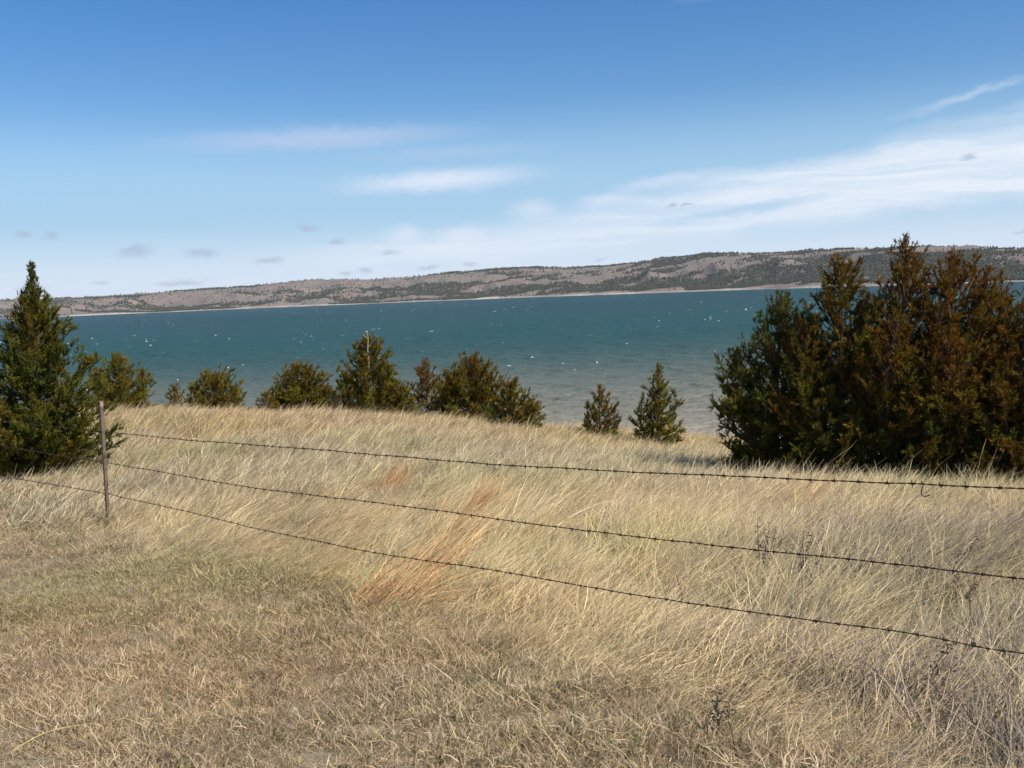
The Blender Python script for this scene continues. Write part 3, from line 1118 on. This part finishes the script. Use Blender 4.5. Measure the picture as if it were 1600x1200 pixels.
        while q < s[-1] - 0.05:
            i = int(q / s[-1] * (n - 1))
            c = Cc[i] - np.array(tuple(off))
            tdir = Cc[min(i + 1, n - 1)] - Cc[max(i - 1, 0)]
            tdir /= np.linalg.norm(tdir)
            s1 = np.cross(tdir, [0, 0, 1])
            s1 /= np.linalg.norm(s1)
            s2 = np.cross(tdir, s1)
            th = random.uniform(0, 6.28)
            V, Q = tube(np.array([c - tdir * 0.008, c - tdir * 0.003, c + tdir * 0.003, c + tdir * 0.008]), [0.0042, 0.0056, 0.0056, 0.0042], 6)
            bb.add(V, Q)
            for m_ in range(4):
                aa = th + m_ * math.pi / 2 + random.uniform(-.3, .3)
                d = s1 * math.cos(aa) + s2 * math.sin(aa)
                oo = c + tdir * (0.005 if m_ % 2 else -0.005)
                V, Q = tube(np.array([oo, oo + d * 0.008, oo + d * random.uniform(0.015, 0.021) + tdir * random.uniform(-.004, .004)]), [0.0019, 0.0017, 0.0005], 4)
                bb.add(V, Q)
            q += 0.115 + random.uniform(-.012, .012)
        obj('barbs', bb.mesh('barbs'), RUST_WIRE, w_o, 'stuff')
        # clip that ties the strand to the post
        hit = fence_at(row[2][0] if wi != 1 else 163, row[2][1] if wi != 1 else 722)
        if wi == 2:
            hit = fence_at(165, 771)
        cb = Build()
        cp = np.array(tuple(hit - off))
        tt = np.linspace(0, 2 * np.pi, 13)
        f_x, f_y = np.array(tuple(fx)), np.array(tuple(fy))
        loop = cp + np.outer(np.cos(tt) * 0.026, f_x) + np.outer(np.sin(tt) * 0.022 - 0.012, f_y) + np.outer(np.sin(tt * 2) * 0.004, [0, 0, 1])
        V, Q = tube(loop, 0.0018, 4)
        cb.add(V, Q)
        obj('wire_clip', cb.mesh('wire_clip', True), RUST_WIRE, w_o)
        if wi == 0:
            # broken stay wire still hooked over the top strand
            hp = [(1439, 751), (1443, 757), (1441, 762), (1439.5, 768), (1440, 773), (1443, 775.5), (1448, 775), (1453, 773.5)]
            Pk = np.array([tuple(fence_at(*p) - off) for p in hp])
            V, Q = tube(Pk, [.0024] * len(Pk), 5)
            kb = Build()
            kb.add(V, Q)
            hk = obj('broken_stay', kb.mesh('broken_stay', True), RUST_WIRE, w_o)
            hk['label'] = 'short hooked end of broken wire hanging down'
    return root


make_fence()


# ------------------------------------------------------------------ grass
def grass_material():
    m, n, out = material('dry_grass')
    tone = n.n('ShaderNodeAttribute', attribute_name='tone')
    tint = n.n('ShaderNodeAttribute', attribute_name='tint', attribute_type='INSTANCER')
    c = n.mix(1.0, tone.outputs['Color'], tint.outputs['Color'], 'MULTIPLY')
    d = n.n('ShaderNodeBsdfPrincipled')
    n.put(d.inputs['Base Color'], c)
    d.inputs['Roughness'].default_value = 0.6
    d.inputs['Specular IOR Level'].default_value = 0.25
    tr = n.n('ShaderNodeBsdfTranslucent')
    n.put(tr.inputs['Color'], c)
    mx = n.n('ShaderNodeMixShader')
    mx.inputs[0].default_value = 0.45
    n.link(d.outputs[0], mx.inputs[1])
    n.link(tr.outputs[0], mx.inputs[2])
    n.link(mx.outputs[0], out.inputs['Surface'])
    return m


def solo_grass_material():
    m, n, out = material('single_tuft_grass')
    tone = n.n('ShaderNodeAttribute', attribute_name='tone')
    d = n.n('ShaderNodeBsdfPrincipled')
    n.put(d.inputs['Base Color'], tone.outputs['Color'])
    d.inputs['Roughness'].default_value = 0.6
    d.inputs['Specular IOR Level'].default_value = 0.25
    n.link(d.outputs[0], out.inputs['Surface'])
    return m


GRASS = grass_material()
SOLO = solo_grass_material()


def blades(B, r, count, rad, len_rng, lean_rng, bend, wid, cols, az_mean=0.0, az_sd=9.0, segs=4, root_dark=1.0, kink=0.0, seed_head=0.0):
    """count curved tapering blades; lean is the angle from upright, az the heading of the lean"""
    for _ in range(count):
        L = r.uniform(*len_rng)
        a0 = r.uniform(0, 2 * np.pi)
        rr = rad * math.sqrt(r.random())
        p = np.array([rr * math.cos(a0), rr * math.sin(a0), -0.01])
        az = az_mean + r.normal(0, az_sd)
        th = R(r.uniform(*lean_rng))
        dth = R(bend * r.uniform(0.3, 1.4)) / segs
        w = wid * r.uniform(0.6, 1.3)
        roll = r.uniform(-1.1, 1.1)
        pts, ws = [], []
        for i in range(segs + 1):
            t = i / segs
            pts.append(p.copy())
            wt = w * (1 - t ** 1.6) + 0.0004
            if seed_head and t > 0.72:
                wt = w * seed_head * (1.0 if t < 0.95 else 0.3)
            ws.append(wt)
            d = np.array([math.cos(az) * math.sin(th), math.sin(az) * math.sin(th), math.cos(th)])
            p = p + d * L / segs
            th = min(th + dth, 1.75)
            az += r.normal(0, 0.10 + kink)
            if kink and r.random() < 0.3:
                th += r.normal(0, kink)
            p[2] = max(p[2], 0.004)
        pts = np.array(pts)
        d = pts[-1] - pts[0]
        side = np.cross(d, [0, 0, 1.0])
        if np.linalg.norm(side) < 1e-6:
            side = np.array([1.0, 0, 0])
        side /= np.linalg.norm(side)
        upv = np.cross(side, d)
        upv /= np.linalg.norm(upv) + 1e-9
        side = side * math.cos(roll) + upv * math.sin(roll)
        ws = np.array(ws)[:, None]
        V = np.stack([pts - side * ws, pts + side * ws], axis=1).reshape(-1, 3)
        i = np.arange(segs)[:, None] * 2
        Q = np.concatenate([i, i + 1, i + 3, i + 2], axis=1)
        c = np.array(cols[r.integers(0, len(cols))]) * r.uniform(0.55, 1.38)
        tt = np.repeat(np.linspace(root_dark, 1.0, segs + 1), 2)[:, None]
        B.add(V, Q, c[None] * tt)


STRAW = [(0.62, 0.515, 0.31), (0.56, 0.465, 0.275), (0.68, 0.585, 0.39), (0.50, 0.415, 0.255), (0.58, 0.50, 0.335), (0.44, 0.365, 0.23)]
MOWN = [(0.50, 0.40, 0.26), (0.42, 0.335, 0.225), (0.60, 0.50, 0.36), (0.34, 0.27, 0.18), (0.47, 0.40, 0.28), (0.30, 0.26, 0.13), (0.66, 0.57, 0.45)]
GREENB = [(0.15, 0.18, 0.055), (0.20, 0.21, 0.07), (0.12, 0.155, 0.05)]
GREYB = [(0.33, 0.29, 0.245), (0.42, 0.37, 0.31), (0.27, 0.235, 0.20), (0.38, 0.35, 0.29), (0.50, 0.43, 0.32)]


def clump_set(name, n, fn):
    col = bpy.data.collections.new(name)          # not linked to the scene: only a library for the scatter
    for i in range(n):
        r = np.random.default_rng(hash_seed(name) + i)
        B = Build()
        fn(B, r)
        me = B.mesh('%s_%02d' % (name, i))
        me.materials.append(GRASS)
        o = bpy.data.objects.new('%s_%02d' % (name, i), me)
        col.objects.link(o)
    return col


def hash_seed(s):
    return sum((i + 1) * ord(c) for i, c in enumerate(s))


def f_short(B, r):
    blades(B, r, 62, 0.09, (0.02, 0.075), (15, 88), 40, 0.0013, MOWN, az_sd=3.0, segs=3, kink=0.25)
    blades(B, r, 4, 0.085, (0.03, 0.07), (5, 45), 30, 0.0015, GREENB, az_sd=3.0, segs=3)
    blades(B, r, 6, 0.09, (0.06, 0.13), (45, 88), 20, 0.0011, STRAW, az_sd=1.2, segs=3, kink=0.2)


def f_tall(B, r):
    blades(B, r, 26, 0.12, (0.26, 0.56), (42, 78), 30, 0.0018, STRAW, az_sd=0.55, segs=5, kink=0.06)
    blades(B, r, 34, 0.12, (0.08, 0.24), (25, 88), 40, 0.0018, MOWN + STRAW, az_sd=1.3, segs=4, kink=0.22)
    blades(B, r, 6, 0.10, (0.10, 0.22), (10, 50), 40, 0.0026, GREENB, az_sd=1.2, segs=3)


def f_far(B, r):
    blades(B, r, 54, 0.20, (0.17, 0.38), (30, 72), 34, 0.0028, STRAW, az_sd=0.7, segs=4)
    blades(B, r, 14, 0.20, (0.14, 0.26), (10, 70), 40, 0.0045, MOWN, az_sd=1.6, segs=3)
    blades(B, r, 4, 0.20, (0.10, 0.2), (10, 50), 40, 0.005, GREENB, az_sd=1.2, segs=3)


def f_grey(B, r):
    blades(B, r, 34, 0.11, (0.18, 0.46), (38, 80), 35, 0.0018, GREYB + STRAW[:3], az_sd=0.6, segs=5, kink=0.12)
    blades(B, r, 22, 0.10, (0.08, 0.22), (15, 85), 50, 0.0021, GREYB, az_sd=2.2, segs=4, kink=0.3)
    blades(B, r, 5, 0.10, (0.07, 0.16), (10, 50), 40, 0.0024, GREENB, az_sd=1.4, segs=3)


def f_stalk(B, r):
    blades(B, r, 5, 0.09, (0.45, 0.80), (26, 54), 26, 0.0011, STRAW, az_sd=0.32, segs=6, seed_head=1.3)


GEN = {}
for nm, k, fn in (('short_clump', 8, f_short), ('tall_clump', 8, f_tall), ('far_clump', 6, f_far), ('grey_clump', 8, f_grey), ('stalk_clump', 6, f_stalk)):
    GEN[nm] = (clump_set(nm, k, fn), k)


def scatter_group(name, coll):
    g = bpy.data.node_groups.new(name, 'GeometryNodeTree')
    g.interface.new_socket('Geometry', in_out='INPUT', socket_type='NodeSocketGeometry')
    g.interface.new_socket('Geometry', in_out='OUTPUT', socket_type='NodeSocketGeometry')
    gi = g.nodes.new('NodeGroupInput')
    go = g.nodes.new('NodeGroupOutput')
    ci = g.nodes.new('GeometryNodeCollectionInfo')
    ci.inputs['Collection'].default_value = coll
    ci.inputs['Separate Children'].default_value = True
    ci.inputs['Reset Children'].default_value = True
    ip = g.nodes.new('GeometryNodeInstanceOnPoints')
    ip.inputs['Pick Instance'].default_value = True

    def named(nm, dt):
        a = g.nodes.new('GeometryNodeInputNamedAttribute')
        a.data_type = dt
        a.inputs['Name'].default_value = nm
        return a.outputs['Attribute']
    g.links.new(gi.outputs[0], ip.inputs['Points'])
    g.links.new(ci.outputs[0], ip.inputs['Instance'])
    g.links.new(named('variant', 'INT'), ip.inputs['Instance Index'])
    e2r = g.nodes.new('FunctionNodeEulerToRotation')
    g.links.new(named('turn', 'FLOAT_VECTOR'), e2r.inputs[0])
    g.links.new(e2r.outputs[0], ip.inputs['Rotation'])
    g.links.new(named('size', 'FLOAT'), ip.inputs['Scale'])
    g.links.new(ip.outputs[0], go.inputs[0])
    return g


def scatter(name, kind, P, rot, size, tint, label, cat='grass'):
    coll, k = GEN[kind]
    n = len(P)
    me = bpy.data.meshes.new(name)
    me.vertices.add(n)
    me.vertices.foreach_set('co', np.asarray(P, dtype=np.float32).ravel())
    a = me.attributes.new('variant', 'INT', 'POINT')
    a.data.foreach_set('value', rng.integers(0, k, n).astype(np.int32))
    a = me.attributes.new('turn', 'FLOAT_VECTOR', 'POINT')
    a.data.foreach_set('vector', np.asarray(rot, dtype=np.float32).ravel())
    a = me.attributes.new('size', 'FLOAT', 'POINT')
    a.data.foreach_set('value', np.asarray(size, dtype=np.float32))
    a = me.attributes.new('tint', 'FLOAT_COLOR', 'POINT')
    c4 = np.ones((n, 4), dtype=np.float32)
    c4[:, :3] = tint
    a.data.foreach_set('color', c4.ravel())
    o = obj(name, me, GRASS)
    md = o.modifiers.new('scatter', 'NODES')
    md.node_group = scatter_group(name + '_scatter', coll)
    tag(o, label, cat, None, 'stuff')
    print(name, n)
    return o


def fence_side(x, y):
    """signed distance from the fence line, positive on the lake side"""
    return -((x - FA.x) * FN.x + (y - FA.y) * FN.y)


def sector(n, r0, r1, half=47, p=1.0):
    """random points in the wedge of ground ahead of the camera, area-uniform for p=1"""
    q = rng.random(n)
    rr = np.sqrt(r0 * r0 + q * (r1 * r1 - r0 * r0)) if p == 1.0 else r0 + (r1 - r0) * q ** p
    aa = np.radians(rng.uniform(-half, half, n))
    return rr * np.sin(aa), rr * np.cos(aa)


def area(r0, r1, half=47):
    return math.radians(2 * half) / 2 * (r1 * r1 - r0 * r0)


def edge_noise(x, y):
    # ragged mowing edge; the long grass comes further out on the right
    return 0.75 * smooth(-1.2, 1.6, x) * smooth(9.0, 5.0, y) + 0.9 * (fbm(x * 0.7 + 4, y * 0.7 + 8, 3) - 0.5)


def colour_field(x, y):
    """broad natural drift of the sward colour"""
    g = smooth(0.50, 0.68, fbm(x * 0.42 + 3, y * 0.42 + 60, 4))       # greener patches
    o = smooth(0.55, 0.72, fbm(x * 0.55 + 33, y * 0.35 + 6, 4))       # russet patches
    k = smooth(0.52, 0.70, fbm(x * 0.8 + 70, y * 0.6 + 16, 4))        # weathered grey patches
    t = np.ones((len(x), 3))
    t = t * (1 - 0.4 * g[:, None]) + np.array([0.84, 0.93, 0.70]) * 0.4 * g[:, None]
    t = t * (1 - 0.22 * o[:, None]) + np.array([1.05, 0.84, 0.66]) * 0.22 * o[:, None]
    t = t * (1 - 0.5 * k[:, None]) + np.array([0.90, 0.88, 0.91]) * 0.5 * k[:, None]
    return t


def mown_tint(x, y):
    g = smooth(0.42, 0.66, fbm(x * 0.9 + 23, y * 0.5 + 41, 4))[:, None]
    d = smooth(0.50, 0.72, fbm(x * 1.6 + 13, y * 1.1 + 71, 4))[:, None]
    t = np.array([1.06, 1.0, 0.93]) * (1 - 0.38 * g) + np.array([0.88, 0.90, 0.72]) * 0.38 * g
    t = t * (1 - 0.35 * d) + np.array([0.70, 0.63, 0.60]) * 0.35 * d
    return t * colour_field(x, y)


def put(name, kind, x, y, heading, tilt, size, tint, label):
    bunch = smooth(0.34, 0.62, fbm(x * 2.3 + 7, y * 2.3 + 3, 3))
    k_ = rng.random(len(x)) < (0.88 if kind == 'short_clump' else 0.62) + 0.38 * bunch
    x, y, heading, size, tint, bunch = x[k_], y[k_], heading[k_], size[k_], tint[k_], bunch[k_]
    size = size * (0.78 + 0.36 * bunch)
    z = ground(x, y)
    n = len(x)
    rot = np.stack([rng.normal(0, tilt, n), rng.normal(0, tilt, n), heading], axis=-1)
    v = rng.uniform(0.82, 1.16, (n, 1))
    scatter(name, kind, np.stack([x, y, z], axis=-1), rot, size, tint * v, label)


def make_grass():
    # short mown sward on the camera side of the fence
    xs, ys = [], []
    for r0, r1, dens in ((1.2, 5.5, 310), (5.5, 9, 240), (9, 17, 120)):
        x, y = sector(int(area(r0, r1, 52) * dens), r0, r1, 52)
        xs.append(x)
        ys.append(y)
    x, y = np.concatenate(xs), np.concatenate(ys)
    s = fence_side(x, y) + edge_noise(x, y)
    keep = rng.random(len(x)) < smooth(0.35, -0.35, s)
    x, y, s = x[keep], y[keep], s[keep]
    n = len(x)
    size = rng.uniform(0.75, 1.25, n) * (0.9 + 0.35 * smooth(-2.0, 0, s))
    put('mown_grass', 'short_clump', x, y, rng.uniform(0, 6.28, n), 0.15, size, mown_tint(x, y),
        'short dull tan mown grass on the near side of the fence')

    # tall wind-laid straw grass from the fence line to about 11 m
    xs, ys = [], []
    for r0, r1, dens in ((1.8, 6, 105), (6, 12, 85)):
        x, y = sector(int(area(r0, r1, 47) * dens), r0, r1, 47)
        xs.append(x)
        ys.append(y)
    x, y = np.concatenate(xs), np.concatenate(ys)
    s = fence_side(x, y) + edge_noise(x, y)
    grey = smooth(0.3, 2.3, x - 0.15 * (y - 4)) * smooth(10.5, 7.0, y)        # weathered grass and sage at the right
    isg = rng.random(len(x)) < grey * 0.85
    keep = s > -0.75
    keep = keep & (rng.random(len(x)) < smooth(-0.75, 0.15, s))
    a = keep & ~isg
    hd = lambda x, y: 0.30 + 0.9 * (fbm(x * 0.5 + 9, y * 0.5 + 2, 3) - 0.5) * 2.4 + rng.normal(0, 0.34, len(x))
    xa, ya, sa = x[a], y[a], s[a]
    put('tall_grass', 'tall_clump', xa, ya, hd(xa, ya), 0.10, rng.uniform(0.65, 1.1, len(xa)) * (0.55 + 0.45 * smooth(-0.5, 0.7, sa)), colour_field(xa, ya) * np.array([1.26, 1.22, 1.17]),
        'tall pale straw grass laid over by the wind beyond the fence')
    b = keep & isg
    xb, yb, sb = x[b], y[b], s[b]
    put('weathered_grass', 'grey_clump', xb, yb, hd(xb, yb), 0.14, rng.uniform(0.75, 1.25, len(xb)) * (0.6 + 0.4 * smooth(-0.5, 0.7, sb)), colour_field(xb, yb) * np.array([1.0, 0.94, 0.93]),
        'matted grey brown weathered grass at the lower right')

    # the rest of the shelf up to and over the crest
    xs, ys = [], []
    for r0, r1, dens in ((11.0, 17, 52), (17, 34, 30)):
        x, y = sector(int(area(r0, r1, 45) * dens), r0, r1, 45)
        xs.append(x)
        ys.append(y)
    x, y = np.concatenate(xs), np.concatenate(ys)
    s = fence_side(x, y) + edge_noise(x, y)
    keep = s > -0.4
    x, y = x[keep], y[keep]
    t = colour_field(x, y)
    wm = smooth(15, 21, y)[:, None] * 0.6
    t = t * (1 - wm) + t * np.array([1.14, 1.0, 0.86]) * wm
    put('crest_grass', 'far_clump', x, y, 0.35 + rng.normal(0, 0.45, len(x)), 0.10, rng.uniform(0.75, 1.25, len(x)), t * np.array([1.17, 1.17, 1.18]),
        'pale dry grass covering the shelf up to the crest above the lake')

    # seed stalks standing over the sward
    x, y = sector(2600, 3.0, 26, 45, 0.9)
    s = fence_side(x, y)
    keep = (s > 0.1) & (rng.random(len(x)) < 0.25 + 0.75 * smooth(0.45, 0.6, fbm(x * 0.8, y * 0.8, 3)))
    x, y = x[keep], y[keep]
    put('seed_stalks', 'stalk_clump', x, y, 0.2 + rng.normal(0, 0.3, len(x)), 0.1, rng.uniform(0.6, 1.05, len(x)), np.array([[1.05, 1.0, 0.9]]) * np.ones((len(x), 1)),
        'long thin golden seed stalks rising above the tall grass')


make_grass()


# ------------------------------------------------------------------ single tufts and weeds that stand out
RUSSET = [(0.54, 0.31, 0.135), (0.48, 0.25, 0.105), (0.62, 0.39, 0.19), (0.42, 0.21, 0.09)]
GOLD = [(0.60, 0.42, 0.20), (0.64, 0.48, 0.25), (0.52, 0.35, 0.16)]


def ground_hit(px, py):
    v = ray(px, py)
    d = 2.0
    while d < 40:
        p = Vector((v.x * d / v.y, d, EYE + v.z * d / v.y))
        if p.z <= gz(p.x, p.y):
            return p
        d += 0.04
    return p


def tuft(px, py, n, rad, ln, lean, cols, label, seed, az=0.32, stretch=1.0):
    r = np.random.default_rng(seed)
    p = ground_hit(px, py)
    B = Build()
    blades(B, r, int(n * 1.1), rad, ln, lean, 28, 0.0021, cols, az_mean=az, az_sd=0.28, segs=6)
    o = obj('grass_tuft', B.mesh('grass_tuft'), SOLO, loc=(p.x, p.y, gz(p.x, p.y)))
    tag(o, label, 'grass tuft', 'reddish tufts among the straw grass')
    return o


tuft(590, 950, 150, 0.26, (0.35, 0.75), (35, 60), RUSSET + GOLD[:1], 'large russet tuft under the bottom wire, nearest the mown grass', 1)
tuft(655, 905, 150, 0.20, (0.35, 0.7), (30, 55), RUSSET + GOLD, 'russet tuft crossing the bottom wire just above the largest one', 2)
tuft(690, 855, 170, 0.22, (0.35, 0.7), (26, 50), GOLD + RUSSET[2:3], 'golden orange tuft between the middle and bottom wires at the centre', 3)
tuft(725, 815, 120, 0.11, (0.35, 0.66), (26, 46), RUSSET, 'thin red brown tuft pointing at the middle wire', 4)
tuft(592, 780, 170, 0.20, (0.35, 0.62), (26, 50), RUSSET[:2] + RUSSET[3:], 'red brown tuft close below the top wire left of centre', 5)
tuft(795, 850, 170, 0.28, (0.45, 0.85), (28, 50), GOLD + STRAW[:3], 'broad golden tuft of long stems right of centre on the middle wire', 6)
tuft(105, 735, 55, 0.2, (0.3, 0.5), (22, 45), RUSSET + GOLD, 'small orange tuft at the foot of the left cedar beside the post', 7)
tuft(1235, 800, 75, 0.2, (0.4, 0.75), (30, 55), RUSSET + GOLD[1:], 'reddish tuft below the top wire in front of the big cedar clump', 8)


def weed_material():
    m, n, out = material('dried_forb')
    tone = n.n('ShaderNodeAttribute', attribute_name='tone')
    principled(n, out, tone.outputs['Color'], 0.85, 0.1)
    return m


WEED = weed_material()


def weed(px, py, h, label, seed, stem_col, leaf_col, spread=0.5, lean=0.25, nst=5):
    r = np.random.default_rng(seed)
    p = ground_hit(px, py)
    root = thing('dried_weed', label, 'weed', (p.x, p.y, gz(p.x, p.y)), 'dried weeds in the grass')
    S, Lf = Build(), Build()
    for k in range(nst):
        az = r.uniform(0, 6.28)
        hh = h * r.uniform(0.6, 1.05)
        tt = np.linspace(0, 1, 7)
        path = np.stack([0.02 * math.cos(az) + (lean + spread * 0.4 * math.cos(az)) * hh * tt ** 1.4, 0.02 * math.sin(az) + spread * 0.3 * math.sin(az) * hh * tt, hh * tt * 0.95 - 0.02], axis=-1)
        path += r.normal(0, 0.008, path.shape) * tt[:, None]
        V, Q = tube(path, np.linspace(0.0034, 0.0012, 7), 4)
        S.add(V, Q, stem_col)
        nl = 26
        for i in range(nl):
            t = r.uniform(0.3, 1.0)
            b = np.array([np.interp(t, tt, path[:, j]) for j in range(3)])
            d = r.normal(size=3)
            d[2] = abs(d[2]) * 0.6
            d /= np.linalg.norm(d)
            ln = r.uniform(0.02, 0.05) * (1.2 - 0.5 * t)
            sd = np.cross(d, r.normal(size=3))
            sd /= np.linalg.norm(sd)
            w = r.uniform(0.003, 0.006)
            Lf.add([b, b + d * ln * .5 + sd * w, b + d * ln + [0, 0, -0.006], b + d * ln * .5 - sd * w], [(0, 1, 2, 3)], np.array(leaf_col) * r.uniform(.6, 1.3))
    st = obj('stems', S.mesh('stems'), WEED, root)
    lv = obj('leaves', Lf.mesh('leaves'), WEED, root)
    return root


DK, BL = (0.12, 0.08, 0.055), (0.23, 0.20, 0.165)
weed(1192, 915, 0.48, 'dark dried weed with upright stalks on the middle wire, leftmost of the weeds', 1, DK, (0.17, 0.15, 0.15), 0.35, 0.12, 6)
weed(1250, 925, 0.50, 'tallest dark weed with bluish leaves leaning right at the middle wire', 2, DK, (0.19, 0.165, 0.135), 0.4, 0.3, 6)
weed(1330, 915, 0.30, 'dense blue grey weed just below the middle wire', 3, (0.15, 0.12, 0.11), BL, 0.6, 0.45, 7)
weed(1485, 905, 0.36, 'lone brown weed stalk leaning along the middle wire at the right', 4, DK, (0.20, 0.16, 0.13), 0.3, 0.4, 4)
weed(1500, 965, 0.32, 'reddish brown curled weed between the middle and bottom wires', 5, (0.16, 0.08, 0.05), (0.22, 0.12, 0.08), 0.4, 0.2, 5)
weed(770, 758, 0.36, 'small blue grey weed below the top wire near the centre', 6, (0.15, 0.12, 0.11), BL, 0.4, 0.3, 4)
weed(1130, 1150, 0.30, 'bleached grey forked weed near the bottom of the photo', 7, (0.36, 0.28, 0.17), (0.33, 0.26, 0.16), 0.6, 0.1, 4)
weed(1445, 1120, 0.34, 'dark thin weed leaning right in the grey grass at the lower right', 8, DK, (0.18, 0.14, 0.12), 0.35, 0.5, 4)


def lone_stalk():
    a, b = ground_hit(22, 1196), ground_hit(150, 1145)
    B = Build()
    pts = np.array([tuple(a.lerp(b, k / 8) + Vector((0, 0, 0.055 + 0.02 * math.sin(k * 0.5)))) for k in range(9)])
    V, Q = tube(pts - pts[0], np.linspace(0.0019, 0.0009, 9), 5)
    B.add(V, Q, (0.50, 0.36, 0.17))
    o = obj('straw_stalk', B.mesh('straw_stalk', True), SOLO, loc=tuple(pts[0]))
    tag(o, 'single long golden straw lying on the mown grass at the lower left', 'straw')


lone_stalk()
